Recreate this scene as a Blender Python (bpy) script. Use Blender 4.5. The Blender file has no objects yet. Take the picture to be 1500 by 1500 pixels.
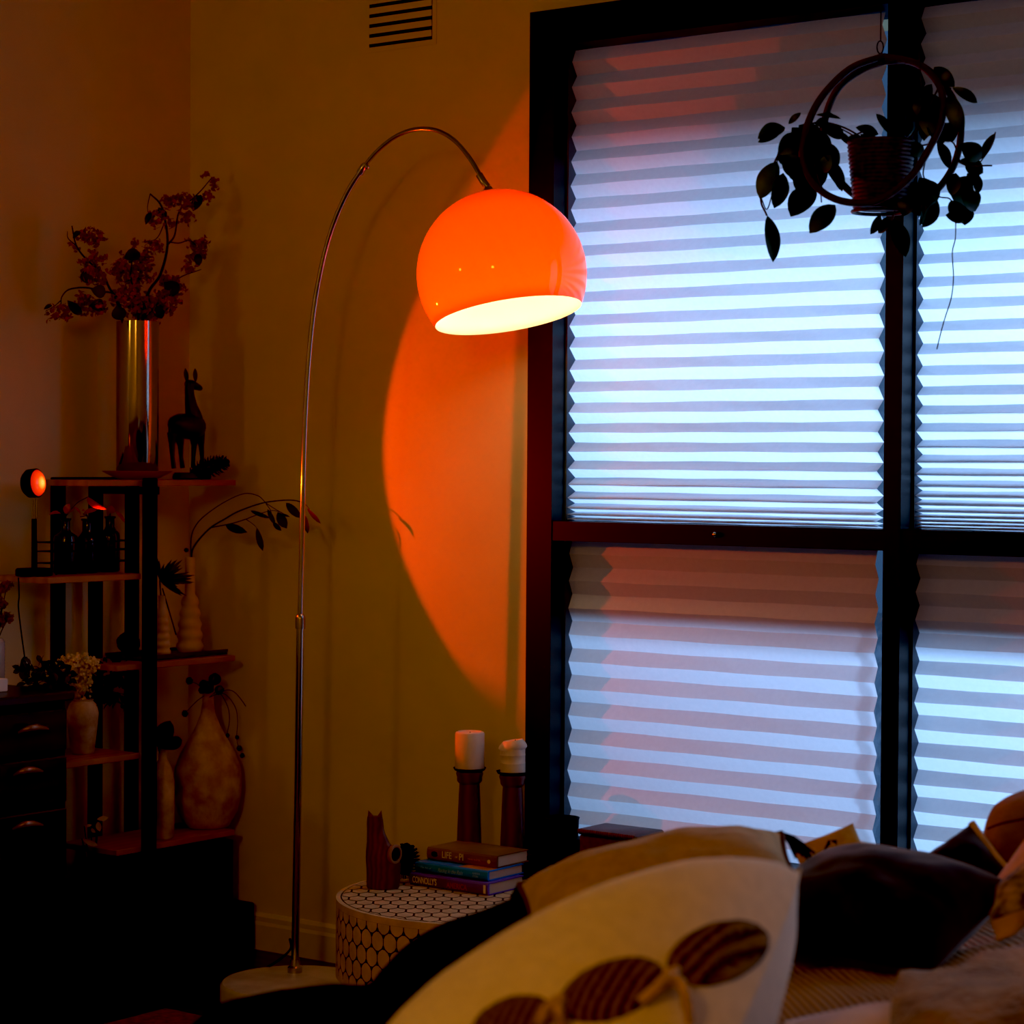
import bpy, math, random
from mathutils import Vector as V, Matrix, noise

rnd = random.Random(7)
scene = bpy.context.scene
COL = scene.collection
PI = math.pi

# ------------------------------------------------------------------ camera
FPX = 3400.0
CAM = V((4.2, -4.23, 1.21))
_f = V((-.6, .8, 0)); _r = V((.8, .6, 0)); _u = V((0, 0, 1))
pit = -.0209
F = (_f * math.cos(pit) + _u * math.sin(pit)).normalized()
U0 = (_u * math.cos(pit) - _f * math.sin(pit)).normalized()
rol = .0065
R = (_r * math.cos(rol) + U0 * math.sin(rol)).normalized()
U = (U0 * math.cos(rol) - _r * math.sin(rol)).normalized()

def ray(px, py): return F + R * ((px - 750) / FPX) - U * ((py - 750) / FPX)
def atD(px, py, d): return CAM + ray(px, py) * d
def atX(px, py, x): q = ray(px, py); return CAM + q * ((x - CAM.x) / q.x)
def atY(px, py, y): q = ray(px, py); return CAM + q * ((y - CAM.y) / q.y)
def atZ(px, py, z): q = ray(px, py); return CAM + q * ((z - CAM.z) / q.z)
def dep(p): return (V(p) - CAM).dot(F)
def mpp(p): return dep(p) / FPX

cd = bpy.data.cameras.new('camera'); co = bpy.data.objects.new('camera', cd); COL.objects.link(co)
m = Matrix((R, U, -F)).transposed().to_4x4(); m.translation = CAM; co.matrix_world = m
cd.sensor_width = 36; cd.lens = 36 * FPX / 1500; cd.clip_start = .05
cd.dof.use_dof = True; cd.dof.focus_distance = 5.0; cd.dof.aperture_fstop = 5.6
scene.camera = co

# ------------------------------------------------------------------ mesh helpers
class MB:
    def __init__(s): s.v = []; s.f = []; s.mi = []; s.cur = 0; s.ch = []
    def add(s, vs, fs):
        b = len(s.v); s.v += [V(p) for p in vs]; s.ch.append(([V(p) for p in vs], list(fs)))
        for f in fs: s.f.append(tuple(b + i for i in f)); s.mi.append(s.cur)
    def box(s, a, b, bev=0):
        x0, y0, z0 = [min(a[i], b[i]) for i in range(3)]; x1, y1, z1 = [max(a[i], b[i]) for i in range(3)]
        if bev <= 0:
            s.add([(x0,y0,z0),(x1,y0,z0),(x1,y1,z0),(x0,y1,z0),(x0,y0,z1),(x1,y0,z1),(x1,y1,z1),(x0,y1,z1)],
                  [(3,2,1,0),(4,5,6,7),(0,1,5,4),(1,2,6,5),(2,3,7,6),(3,0,4,7)])
        else:
            pr = []
            e = bev
            for (x, y) in ((x0+e,y0),(x1-e,y0),(x1,y0+e),(x1,y1-e),(x1-e,y1),(x0+e,y1),(x0,y1-e),(x0,y0+e)): pr.append((x, y))
            cx, cy = (x0+x1)/2, (y0+y1)/2
            def sh(p): return (p[0] + (e if p[0] < cx else -e)*.9, p[1] + (e if p[1] < cy else -e)*.9)
            vs = [(*sh(p), z0) for p in pr] + [(*p, z0+e) for p in pr] + [(*p, z1-e) for p in pr] + [(*sh(p), z1) for p in pr]
            fs = [tuple(range(7,-1,-1)), tuple(range(24,32))]
            for k in range(3):
                for i in range(8): j = (i+1) % 8; fs.append((k*8+i, k*8+j, k*8+8+j, k*8+8+i))
            s.add(vs, fs)
    def tube(s, pts, r, n=8, caps=True):
        pts = [V(p) for p in pts]; N = len(pts)
        rs = r if isinstance(r, (list, tuple)) else [r] * N
        t0 = (pts[1] - pts[0]).normalized()
        a = t0.orthogonal().normalized(); vs = []
        for i, p in enumerate(pts):
            t = (pts[min(i+1, N-1)] - pts[max(i-1, 0)]).normalized()
            a = (a - t * a.dot(t)).normalized(); b = t.cross(a)
            for k in range(n):
                an = 2*PI*k/n; vs.append(p + (a*math.cos(an) + b*math.sin(an)) * rs[i])
        fs = [(i*n+k, i*n+(k+1) % n, (i+1)*n+(k+1) % n, (i+1)*n+k) for i in range(N-1) for k in range(n)]
        if caps: fs += [tuple(range(n-1, -1, -1)), tuple((N-1)*n+k for k in range(n))]
        s.add(vs, fs)
    def lathe(s, c, prof, n=28, axis=None, close=True, sx=1, sy=1, wob=None):
        c = V(c); ax = V(axis).normalized() if axis else V((0,0,1))
        a = ax.orthogonal().normalized() if axis else V((1,0,0)); b = ax.cross(a)
        vs = []
        for i, (r, z) in enumerate(prof):
            for k in range(n):
                an = 2*PI*k/n; rr = r * (wob(an, z) if wob else 1)
                vs.append(c + ax*z + a*math.cos(an)*rr*sx + b*math.sin(an)*rr*sy)
        N = len(prof)
        fs = [(i*n+k, i*n+(k+1) % n, (i+1)*n+(k+1) % n, (i+1)*n+k) for i in range(N-1) for k in range(n)]
        if close: fs += [tuple(range(n-1, -1, -1)), tuple((N-1)*n+k for k in range(n))]
        s.add(vs, fs)
    def ball(s, c, r, n=14, m=9, axes=None, jit=0):
        c = V(c); rx, ry, rz = r if isinstance(r, (tuple, list)) else (r, r, r)
        ax = axes or (V((1,0,0)), V((0,1,0)), V((0,0,1)))
        vs = [c - ax[2]*rz]
        for i in range(1, m):
            th = PI*i/m
            for k in range(n):
                an = 2*PI*k/n; j = 1 + jit*(rnd.random()-.5)
                vs.append(c + (ax[0]*math.sin(th)*math.cos(an)*rx + ax[1]*math.sin(th)*math.sin(an)*ry - ax[2]*math.cos(th)*rz)*j)
        vs.append(c + ax[2]*rz); L = len(vs)-1
        fs = [(0, 1+(k+1) % n, 1+k) for k in range(n)]
        fs += [(1+i*n+k, 1+i*n+(k+1) % n, 1+(i+1)*n+(k+1) % n, 1+(i+1)*n+k) for i in range(m-2) for k in range(n)]
        fs += [(1+(m-2)*n+k, 1+(m-2)*n+(k+1) % n, L) for k in range(n)]
        s.add(vs, fs)
    def leaf(s, base, tip, w, nrm=None, bend=.12, n=6, blunt=.75, peak=None):
        base, tip = V(base), V(tip); d = tip - base; L = d.length
        if L < 1e-6: return
        d.normalize(); nn = V(nrm) if nrm else -F
        nn = (nn - d*nn.dot(d)); nn = nn.normalized() if nn.length > 1e-4 else d.orthogonal().normalized()
        sd = d.cross(nn); vs = []
        for i in range(n+1):
            t = i/n; tt = t if not peak else (t*.5/peak if t < peak else .5+(t-peak)*.5/(1-peak))
            ww = w * (math.sin(PI*min(max(tt, .0), 1))**blunt) * .5 + w*.015
            p = base + d*L*t + nn*bend*L*math.sin(PI*t)
            vs += [p - sd*ww + nn*ww*.25, p, p + sd*ww + nn*ww*.25]
        fs = []
        for i in range(n):
            o = i*3; fs += [(o, o+1, o+4, o+3), (o+1, o+2, o+5, o+4)]
        s.add(vs, fs)
    def prism(s, poly, ex, ey, ez, o, th):
        n = len(poly); o = V(o)
        a = [o + ex*x + ey*y - ez*th/2 for x, y in poly]; b = [p + ez*th for p in a]
        s.add(a + b, [tuple(range(n-1, -1, -1)), tuple(range(n, 2*n))] + [(i, (i+1) % n, n+(i+1) % n, n+i) for i in range(n)])
    def build_each(s, name, mat, parent, per=1, **k):
        for i in range(0, len(s.ch), per):
            q = MB()
            for vs, fs in s.ch[i:i+per]: q.add(vs, fs)
            q.build(name, mat, parent, **k)
    def build(s, name, mat, parent=None, smooth=True, org=None, angle=40):
        me = bpy.data.meshes.new(name)
        if org is None:
            if parent is not None: org = ORG[parent.name]
            else:
                lo = [min(p[i] for p in s.v) for i in range(3)]; hi = [max(p[i] for p in s.v) for i in range(3)]
                org = V(((lo[0]+hi[0])/2, (lo[1]+hi[1])/2, lo[2]))
        org = V(org)
        me.from_pydata([tuple(p - org) for p in s.v], [], s.f); me.update()
        mats = mat if isinstance(mat, (list, tuple)) else [mat]
        for mm in mats: me.materials.append(mm)
        me.polygons.foreach_set('material_index', s.mi)
        if smooth:
            me.polygons.foreach_set('use_smooth', [True]*len(me.polygons))
            try: me.set_sharp_from_angle(angle=math.radians(angle))
            except Exception: pass
        o = bpy.data.objects.new(name, me); COL.objects.link(o); ORG[o.name] = org
        if parent is not None: o.parent = parent; o.location = org - ORG[parent.name]
        else: o.location = org
        return o
ORG = {}

def tag(o, label, cat, group=None):
    o['label'] = label; o['category'] = cat
    if group: o['group'] = group
    return o
def thing(name, loc, label, cat, group=None):
    o = bpy.data.objects.new(name, None); COL.objects.link(o); o.location = loc; ORG[o.name] = V(loc)
    o.empty_display_size = .05
    return tag(o, label, cat, group)
def struct(o): o['kind'] = 'structure'; return o

def curve(pts, n=6):
    pts = [V(p) for p in pts]; P = [pts[0]*2 - pts[1]] + pts + [pts[-1]*2 - pts[-2]]; out = []
    for i in range(1, len(P)-2):
        for k in range(n):
            t = k/n; a, b, c, d = P[i-1], P[i], P[i+1], P[i+2]
            out.append(.5*((2*b) + (c-a)*t + (2*a-5*b+4*c-d)*t*t + (3*b-a-3*c+d)*t**3))
    out.append(pts[-1]); return out
def lerp(a, b, t): return a + (b-a)*t

# ------------------------------------------------------------------ materials
def mat(name, c, rough=.6, metal=0, var=.12, vs=30, bump=0, bs=80, spec=.5, coat=0, c2=None, fabric=0):
    M = bpy.data.materials.new(name); M.use_nodes = True; nt = M.node_tree; b = nt.nodes['Principled BSDF']
    b.inputs['Roughness'].default_value = rough; b.inputs['Metallic'].default_value = metal
    b.inputs['Specular IOR Level'].default_value = spec
    if coat: b.inputs['Coat Weight'].default_value = coat
    if fabric: b.inputs['Sheen Weight'].default_value = fabric
    tc = nt.nodes.new('ShaderNodeTexCoord'); nz = nt.nodes.new('ShaderNodeTexNoise')
    nz.inputs['Scale'].default_value = vs; nz.inputs['Detail'].default_value = 4
    nt.links.new(tc.outputs['Object'], nz.inputs['Vector'])
    rp = nt.nodes.new('ShaderNodeValToRGB'); rp.color_ramp.elements[0].position = .35; rp.color_ramp.elements[1].position = .65
    lo = c2 or [x*(1-var) for x in c]; hi = c if c2 else [min(1, x*(1+var)) for x in c]
    rp.color_ramp.elements[0].color = (*lo, 1); rp.color_ramp.elements[1].color = (*hi, 1)
    nt.links.new(nz.outputs['Fac'], rp.inputs['Fac']); nt.links.new(rp.outputs['Color'], b.inputs['Base Color'])
    if bump:
        n2 = nt.nodes.new('ShaderNodeTexNoise'); n2.inputs['Scale'].default_value = bs; n2.inputs['Detail'].default_value = 3
        nt.links.new(tc.outputs['Object'], n2.inputs['Vector'])
        bp = nt.nodes.new('ShaderNodeBump'); bp.inputs['Strength'].default_value = bump; bp.inputs['Distance'].default_value = .01
        nt.links.new(n2.outputs['Fac'], bp.inputs['Height']); nt.links.new(bp.outputs['Normal'], b.inputs['Normal'])
    return M
def wavemat(name, c1, c2, scale, axis='X', rough=.5, dist=2, bump=0, rot=(0,0,0), detail=2):
    M = bpy.data.materials.new(name); M.use_nodes = True; nt = M.node_tree; b = nt.nodes['Principled BSDF']
    b.inputs['Roughness'].default_value = rough; b.inputs['Specular IOR Level'].default_value = .25
    tc = nt.nodes.new('ShaderNodeTexCoord'); mp = nt.nodes.new('ShaderNodeMapping'); mp.inputs['Rotation'].default_value = rot
    w = nt.nodes.new('ShaderNodeTexWave'); w.bands_direction = axis
    w.inputs['Scale'].default_value = scale; w.inputs['Distortion'].default_value = dist; w.inputs['Detail'].default_value = detail
    nt.links.new(tc.outputs['Object'], mp.inputs['Vector']); nt.links.new(mp.outputs['Vector'], w.inputs['Vector'])
    rp = nt.nodes.new('ShaderNodeValToRGB'); rp.color_ramp.elements[0].color = (*c1, 1); rp.color_ramp.elements[1].color = (*c2, 1)
    nt.links.new(w.outputs['Fac'], rp.inputs['Fac']); nt.links.new(rp.outputs['Color'], b.inputs['Base Color'])
    if bump:
        bp = nt.nodes.new('ShaderNodeBump'); bp.inputs['Strength'].default_value = bump; bp.inputs['Distance'].default_value = .004
        nt.links.new(w.outputs['Fac'], bp.inputs['Height']); nt.links.new(bp.outputs['Normal'], b.inputs['Normal'])
    return M
def emit(name, c, s):
    M = bpy.data.materials.new(name); M.use_nodes = True; nt = M.node_tree; b = nt.nodes['Principled BSDF']
    b.inputs['Base Color'].default_value = (*c, 1); b.inputs['Emission Color'].default_value = (*c, 1); b.inputs['Emission Strength'].default_value = s
    return M

M_wall = mat('cream_wall_paint', (.72,.62,.40), .75, var=.03, vs=6, bump=.05, bs=220)
M_ceil = mat('ceiling_paint', (.6,.55,.45), .8, var=.03)
M_base = mat('skirting_paint', (.74,.66,.48), .5, var=.03)
M_floor = wavemat('dark_floorboards', (.035,.016,.008), (.06,.028,.014), 6, 'Y', .35, 3)
M_rug = mat('brown_rug_pile', (.20,.07,.025), .95, var=.4, vs=60, bump=.6, bs=300)
M_black = mat('black_window_paint', (.005,.004,.004), .42, var=.1, spec=.22)
M_post = mat('black_powder_coat', (.003,.003,.003), .6, var=.1, spec=.15)
M_board = wavemat('warm_timber_board', (.34,.15,.06), (.42,.2,.085), 9, 'X', .5, 4)
M_chrome = mat('polished_chrome', (.50,.47,.45), .14, 1, var=.02)
M_steel = mat('dark_chrome', (.35,.32,.3), .2, 1, var=.02)
M_silver = mat('silver_vase_metal', (.42,.36,.30), .10, 1, var=.02)
M_marble = mat('pale_marble', (.72,.66,.55), .25, var=.1, vs=9, c2=(.5,.45,.38))
M_dark = mat('dark_matt', (.006,.004,.004), .7, var=.2, spec=.2)
M_leafd = mat('dark_foliage', (.02,.026,.012), .6, var=.3, vs=40)
M_hoya = mat('waxy_green_leaf', (.016,.07,.035), .42, var=.35, vs=25, spec=.4)
M_rattan = wavemat('brown_rattan_cane', (.04,.018,.012), (.08,.034,.02), 140, 'Z', .5, 3, .3)
M_wick = mat('brown_wicker', (.05,.026,.02), .55, var=.35, vs=120)
M_stem = mat('brown_stem', (.04,.018,.01), .7, var=.2)
M_petal = mat('dusty_rose_petals', (.30,.085,.05), .7, var=.35, vs=60)
M_twig = mat('dark_twig', (.02,.011,.008), .7, var=.2)
M_plate = mat('terracotta_plate', (.42,.24,.14), .5, var=.08)
M_ebony = mat('dark_carved_wood', (.018,.008,.005), .5, var=.3, vs=50)
M_amber = mat('dark_amber_glass', (.016,.007,.004), .12, var=.05, spec=.4)
M_redlitleaf = mat('red_lit_leaf', (.35,.045,.025), .3, var=.2)  # leaf colour reddened to stand in for the lens light
M_cerv = mat('cream_stoneware', (.62,.43,.24), .7, var=.12, vs=20)
M_mottle = mat('mottled_plaster', (.66,.50,.30), .85, vs=22, c2=(.36,.20,.09), bump=.3, bs=60)
M_tray = mat('dark_timber_tray', (.05,.018,.009), .4, var=.2)
M_hyd = mat('cream_hydrangea', (.75,.55,.26), .8, var=.25, vs=90)
M_red = mat('red_bloom', (.22,.015,.008), .7, var=.3)
M_cab = wavemat('dark_cherry_veneer', (.022,.007,.004), (.035,.011,.006), 7, 'Z', .35, 3)
M_handle = mat('brass_brown_handle', (.30,.16,.10), .35, .6, var=.05)
M_white = mat('white_card', (.75,.72,.7), .6, var=.03)
M_bone = mat('bone_inlay', (.62,.45,.24), .45, var=.14, vs=26)
M_ink = mat('black_resin', (.01,.010,.012), .4, var=.1)
M_catw = wavemat('carved_red_wood', (.10,.028,.010), (.17,.055,.018), 30, 'X', .4, 5)
M_ring = mat('pale_wood_ring', (.30,.13,.05), .5, var=.1)
M_column = wavemat('mahogany', (.10,.024,.014), (.16,.042,.022), 14, 'X', .35, 2)
M_wax = mat('ivory_wax', (.82,.70,.58), .55, var=.05)
M_wax2 = mat('melted_wax', (.78,.66,.50), .5, var=.12, vs=30)
M_page = wavemat('book_pages', (.55,.42,.28), (.70,.56,.40), 260, 'Z', .8, 0)
M_bkbrown = mat('brown_cover', (.17,.085,.03), .4, vs=14, c2=(.30,.15,.05))
M_bkblue = mat('teal_cover', (.02,.20,.62), .35, var=.2, vs=12)
M_bkpurp = mat('purple_cover', (.12,.07,.42), .35, var=.2, vs=12)
M_tcream = mat('cream_lettering', (.75,.62,.40), .6, var=.02)
M_tred = mat('red_lettering', (.42,.04,.05), .6, var=.02)
M_tblue = mat('pale_blue_lettering', (.22,.40,.75), .6, var=.02)
M_orange = mat('orange_print', (.55,.20,.05), .5, var=.3)
M_cushW = mat('white_cotton_weave', (.90,.82,.68), .9, var=.04, vs=60, bump=.15, bs=500, fabric=.2)
M_cushO = mat('ochre_linen', (.50,.34,.13), .9, var=.1, vs=40, bump=.2, bs=400, fabric=.2)
M_cushN = mat('navy_black_velvet', (.020,.020,.036), .85, var=.4, vs=14, fabric=.25, spec=.1)
M_cushY = mat('mustard_print', (.55,.34,.06), .9, var=.1)
M_throw = mat('black_fleece', (.004,.003,.002), .95, var=.3, bump=.6, bs=160, spec=.05)
M_rib = wavemat('ribbed_beige_blanket', (.30,.20,.12), (.52,.38,.25), 42, 'DIAGONAL', .9, .4, .6)
M_fur = mat('brown_fur_throw', (.30,.16,.05), .95, vs=16, c2=(.09,.03,.01), bump=1, bs=90, fabric=.3)
M_pink = mat('pale_pink_sheet', (.72,.56,.52), .9, var=.05)
M_quilt = mat('brown_patchwork', (.34,.18,.09), .9, vs=9, c2=(.16,.09,.06), bump=.5, bs=40)
M_peach = mat('peach_fabric', (.60,.36,.22), .9, var=.08)
M_spot = mat('spotted_fabric', (.42,.30,.18), .9, vs=55, c2=(.03,.02,.015))
M_tuft = wavemat('brown_striped_tufting', (.04,.018,.006), (.32,.18,.05), 40, 'X', .95, 1.0, .8)
M_knot = mat('beige_yarn', (.62,.42,.22), .95, var=.2, vs=90)
M_film = mat('crinkled_clear_film', (.10,.17,.26), .15, var=.5, vs=30, bump=1, bs=25, spec=.8)
_nt = M_film.node_tree; _mx = _nt.nodes.new('ShaderNodeMixShader'); _tp = _nt.nodes.new('ShaderNodeBsdfTransparent'); _mx.inputs[0].default_value = .35
_o = [n for n in _nt.nodes if n.type == 'OUTPUT_MATERIAL'][0]
_nt.links.new(_tp.outputs[0], _mx.inputs[1]); _nt.links.new(_nt.nodes['Principled BSDF'].outputs[0], _mx.inputs[2]); _nt.links.new(_mx.outputs[0], _o.inputs['Surface'])
M_sofa = mat('dark_upholstery', (.008,.006,.005), .9, var=.2, spec=.1)
M_bulb = emit('lamp_bulb_glass', (1,.8,.5), 8)

# pleated paper
def paper(name='pleated_paper', tf=.55):
    M = bpy.data.materials.new(name); M.use_nodes = True; nt = M.node_tree; nt.nodes.clear()
    out = nt.nodes.new('ShaderNodeOutputMaterial'); mx = nt.nodes.new('ShaderNodeMixShader')
    d = nt.nodes.new('ShaderNodeBsdfDiffuse'); t = nt.nodes.new('ShaderNodeBsdfTranslucent')
    tc = nt.nodes.new('ShaderNodeTexCoord'); nz = nt.nodes.new('ShaderNodeTexNoise'); nz.inputs['Scale'].default_value = 90; nz.inputs['Detail'].default_value = 5
    rp = nt.nodes.new('ShaderNodeValToRGB'); rp.color_ramp.elements[0].color = (.72,.72,.74,1); rp.color_ramp.elements[1].color = (.82,.82,.83,1)
    nt.links.new(tc.outputs['Object'], nz.inputs['Vector']); nt.links.new(nz.outputs['Fac'], rp.inputs['Fac'])
    nt.links.new(rp.outputs['Color'], d.inputs['Color']); nt.links.new(rp.outputs['Color'], t.inputs['Color'])
    mx.inputs['Fac'].default_value = tf
    nt.links.new(d.outputs[0], mx.inputs[1]); nt.links.new(t.outputs[0], mx.inputs[2]); nt.links.new(mx.outputs[0], out.inputs['Surface'])
    return M
M_paper = paper()
M_paper2 = paper('shaded_pleated_paper', .34)  # same paper, translucency cut to put the lower pane's shade in
M_paper3 = paper('half_shaded_pleated_paper', .45)  # same paper again, translucency cut less for lighter shade
def glass():
    M = bpy.data.materials.new('window_glass'); M.use_nodes = True; nt = M.node_tree; nt.nodes.clear()
    out = nt.nodes.new('ShaderNodeOutputMaterial'); mx = nt.nodes.new('ShaderNodeMixShader')
    t = nt.nodes.new('ShaderNodeBsdfTransparent'); g = nt.nodes.new('ShaderNodeBsdfGlossy'); g.inputs['Roughness'].default_value = .03
    lw = nt.nodes.new('ShaderNodeFresnel'); lw.inputs['IOR'].default_value = 1.3
    nt.links.new(lw.outputs[0], mx.inputs[0]); nt.links.new(t.outputs[0], mx.inputs[1]); nt.links.new(g.outputs[0], mx.inputs[2]); nt.links.new(mx.outputs[0], out.inputs['Surface'])
    return M
M_glass = glass()
def shade_mat():
    M = bpy.data.materials.new('orange_acrylic_shade'); M.use_nodes = True; nt = M.node_tree; nt.nodes.clear()
    N = nt.nodes.new; L = nt.links.new
    out = N('ShaderNodeOutputMaterial'); geo = N('ShaderNodeNewGeometry'); mix = N('ShaderNodeMixShader')
    tr = N('ShaderNodeBsdfTranslucent'); tr.inputs['Color'].default_value = (1,.050,.0006,1)
    df = N('ShaderNodeBsdfDiffuse'); df.inputs['Color'].default_value = (.75,.07,.003,1)
    a = N('ShaderNodeMixShader'); a.inputs[0].default_value = SH_D; L(tr.outputs[0], a.inputs[1]); L(df.outputs[0], a.inputs[2])
    gl = N('ShaderNodeBsdfGlossy'); gl.inputs['Roughness'].default_value = .06; gl.inputs['Color'].default_value = (1,.9,.8,1)
    fr = N('ShaderNodeFresnel'); fr.inputs['IOR'].default_value = 1.42
    o = N('ShaderNodeMixShader'); L(fr.outputs[0], o.inputs[0]); L(a.outputs[0], o.inputs[1]); L(gl.outputs[0], o.inputs[2])
    wi = N('ShaderNodeBsdfDiffuse'); wi.inputs['Color'].default_value = (.85,.82,.72,1)
    wt = N('ShaderNodeBsdfTranslucent'); wt.inputs['Color'].default_value = (1,.085,.002,1)
    w = N('ShaderNodeMixShader'); w.inputs[0].default_value = .35; L(wi.outputs[0], w.inputs[1]); L(wt.outputs[0], w.inputs[2])
    e1 = N('ShaderNodeEmission'); e1.inputs['Color'].default_value = (1,.05,.0005,1); e1.inputs['Strength'].default_value = .16  # outer glow added, stands in for bulb light coming through
    e2 = N('ShaderNodeEmission'); e2.inputs['Color'].default_value = (1,.78,.30,1); e2.inputs['Strength'].default_value = .55  # inner glow added, stands in for bulb light on the lining
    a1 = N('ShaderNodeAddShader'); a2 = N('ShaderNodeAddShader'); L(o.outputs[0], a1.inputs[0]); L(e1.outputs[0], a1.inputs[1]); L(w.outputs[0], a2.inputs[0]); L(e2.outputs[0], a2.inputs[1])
    L(geo.outputs['Backfacing'], mix.inputs[0]); L(a1.outputs[0], mix.inputs[1]); L(a2.outputs[0], mix.inputs[2]); L(mix.outputs[0], out.inputs['Surface'])
    return M
SH_D = .35
M_shade = shade_mat()
def lens_mat():
    M = bpy.data.materials.new('glowing_amber_lens'); M.use_nodes = True; nt = M.node_tree; b = nt.nodes['Principled BSDF']
    b.inputs['Roughness'].default_value = .2
    tc = nt.nodes.new('ShaderNodeTexCoord'); vm = nt.nodes.new('ShaderNodeVectorMath'); vm.operation = 'LENGTH'
    nt.links.new(tc.outputs['Object'], vm.inputs[0])
    rp = nt.nodes.new('ShaderNodeValToRGB'); e = rp.color_ramp.elements
    e[0].position = 0; e[0].color = (1,.55,.12,1); e[1].position = .030; e[1].color = (.35,.008,.002,1)
    k = e.new(.009); k.color = (1,.28,.02,1); k = e.new(.016); k.color = (.75,.04,.004,1)
    nt.links.new(vm.outputs['Value'], rp.inputs['Fac'])
    nt.links.new(rp.outputs['Color'], b.inputs['Emission Color']); b.inputs['Emission Strength'].default_value = 1.6
    b.inputs['Base Color'].default_value = (.3,.02,.01,1)
    return M
M_lens = lens_mat()

# ------------------------------------------------------------------ room shell
WX0, WX1 = 1.084, 2.9                     # window opening incl. frame
WZ0, WZ1 = .33, atY(786, 17, -.02).z
b = MB(); b.box((-.2,-7,-.1), (6.6,.25,0)); struct(b.build('floor', M_floor, smooth=False))
b = MB(); b.box((-.2,-7,2.75), (6.6,.25,2.85)); struct(b.build('ceiling', M_ceil, smooth=False))
b = MB(); b.box((-.2,-7,0), (0,.2,2.75)); struct(b.build('wall_left', M_wall, smooth=False))
b = MB(); b.box((6.4,-7,0), (6.6,.2,2.75)); struct(b.build('wall_right', M_wall, smooth=False))
b = MB(); b.box((-.2,-7.2,0), (6.6,-7,2.75)); struct(b.build('wall_front', M_wall, smooth=False))
b = MB()
b.box((0,0,0), (WX0+.02,.2,2.75)); b.box((WX1-.02,0,0), (6.4,.2,2.75))
b.box((WX0+.02,0,0), (WX1-.02,.2,WZ0+.02)); b.box((WX0+.02,0,WZ1-.02), (WX1-.02,.2,2.75))
struct(b.build('wall_back', M_wall, smooth=False))
def skirting(name, pts):
    b = MB(); prof = [(0,0),(.016,0),(.016,.062),(.012,.07),(.012,.082),(.006,.09),(0,.09)]
    (x0,y0),(x1,y1) = pts; d = V((x1-x0,y1-y0,0)).normalized(); nrm = V((d.y,-d.x,0))
    L = (V((x1,y1,0))-V((x0,y0,0))).length
    b.add([V((x0,y0,0))+nrm*p[0]+V((0,0,p[1]))+d*t for t in (0,L) for p in prof],
          [(i,(i+1)%7,7+(i+1)%7,7+i) for i in range(7)]+[tuple(range(6,-1,-1)),tuple(range(7,14))])
    struct(b.build(name, M_base, smooth=False))
skirting('baseboard_back', ((0,0),(6.4,0)))
skirting('baseboard_left', ((0,-7),(0,0)))
b = MB(); b.box((.55,-4.2,0), (3.6,-.62,.008)); 
rug = b.build('rug', M_rug, smooth=False); tag(rug, 'low brown red pile rug on the dark floor before the lamp base', 'rug')

# window -------------------------------------------------------------
FY = -.02
xl0 = WX0; xl1 = atY(808, 700, FY).x
mu0 = atY(1294, 700, FY).x; mu1 = atY(1319.5, 700, FY).x
zt1 = WZ1; zt0 = atY(850, 62, FY).z
tr1 = atY(850, 764.5, FY).z; tr0 = atY(850, 793, FY).z
win = bpy.data.objects.new('window_1', None); COL.objects.link(win); win.location = (WX0,0,WZ0); ORG['window_1'] = V((WX0,0,WZ0)); struct(win)
b = MB()
b.box((xl0,FY,WZ0), (xl1,.13,zt1)); b.box((WX1-.054,FY,WZ0), (WX1,.13,zt1))
b.box((xl1,FY,zt0), (WX1-.054,.13,zt1)); b.box((xl1,FY,WZ0), (WX1-.054,.13,WZ0+.035))
b.build('window_frame', M_black, win, smooth=False)
b = MB(); b.box((mu0,FY+.001,WZ0+.035), (mu1,.129,zt0)); b.build('mullion', M_black, win, smooth=False)
b = MB(); b.box((xl1,FY+.002,tr0), (mu0,.128,tr1)); b.box((mu1,FY+.002,tr0-.004), (WX1-.054,.128,tr1)); b.build('transom', M_black, win, smooth=False)
b = MB(); b.ball(atY(1047,783,FY-.002), .006, 8, 6); b.build('window_catch', M_steel, win)
M_jamblit = mat('blue_lit_jamb', (.05,.08,.12), .6, var=.05)  # strips added on the jamb sides, blue outside light put into their colour
for x0 in (xl1, mu1):
    for (z0,z1) in ((tr1,zt0),(WZ0+.035,tr0)):
        b = MB(); b.box((x0+.0003,.030,z0+.001), (x0+.005,.097,z1-.001)); b.build('lit_jamb_strip', M_jamblit, win, smooth=False)
for (x0,x1) in ((xl1,mu0),(mu1,WX1-.054)):
    for (z0,z1) in ((tr1,zt0),(WZ0+.035,tr0)):
        b = MB(); b.box((x0,.098,z0), (x1,.102,z1)); b.build('glass_pane', M_glass, win, smooth=False)
b = MB(); b.box((xl0+.03,-.13,WZ0-.03), (WX1+.03,.0,WZ0+.0), .004); s = b.build('window_sill', M_black, win, smooth=False)
# outside: unseen eave and ledge, added to shade the blind tops
b = MB(); b.box((-.8,.2,2.32), (5,1.1,2.40)); struct(b.build('shade_eave', M_wall, smooth=False))
b = MB(); b.box((WX0-.05,.13,tr0+.0), (WX1+.05,.30,tr0+.03)); struct(b.build('shade_ledge', M_black, smooth=False))

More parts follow.
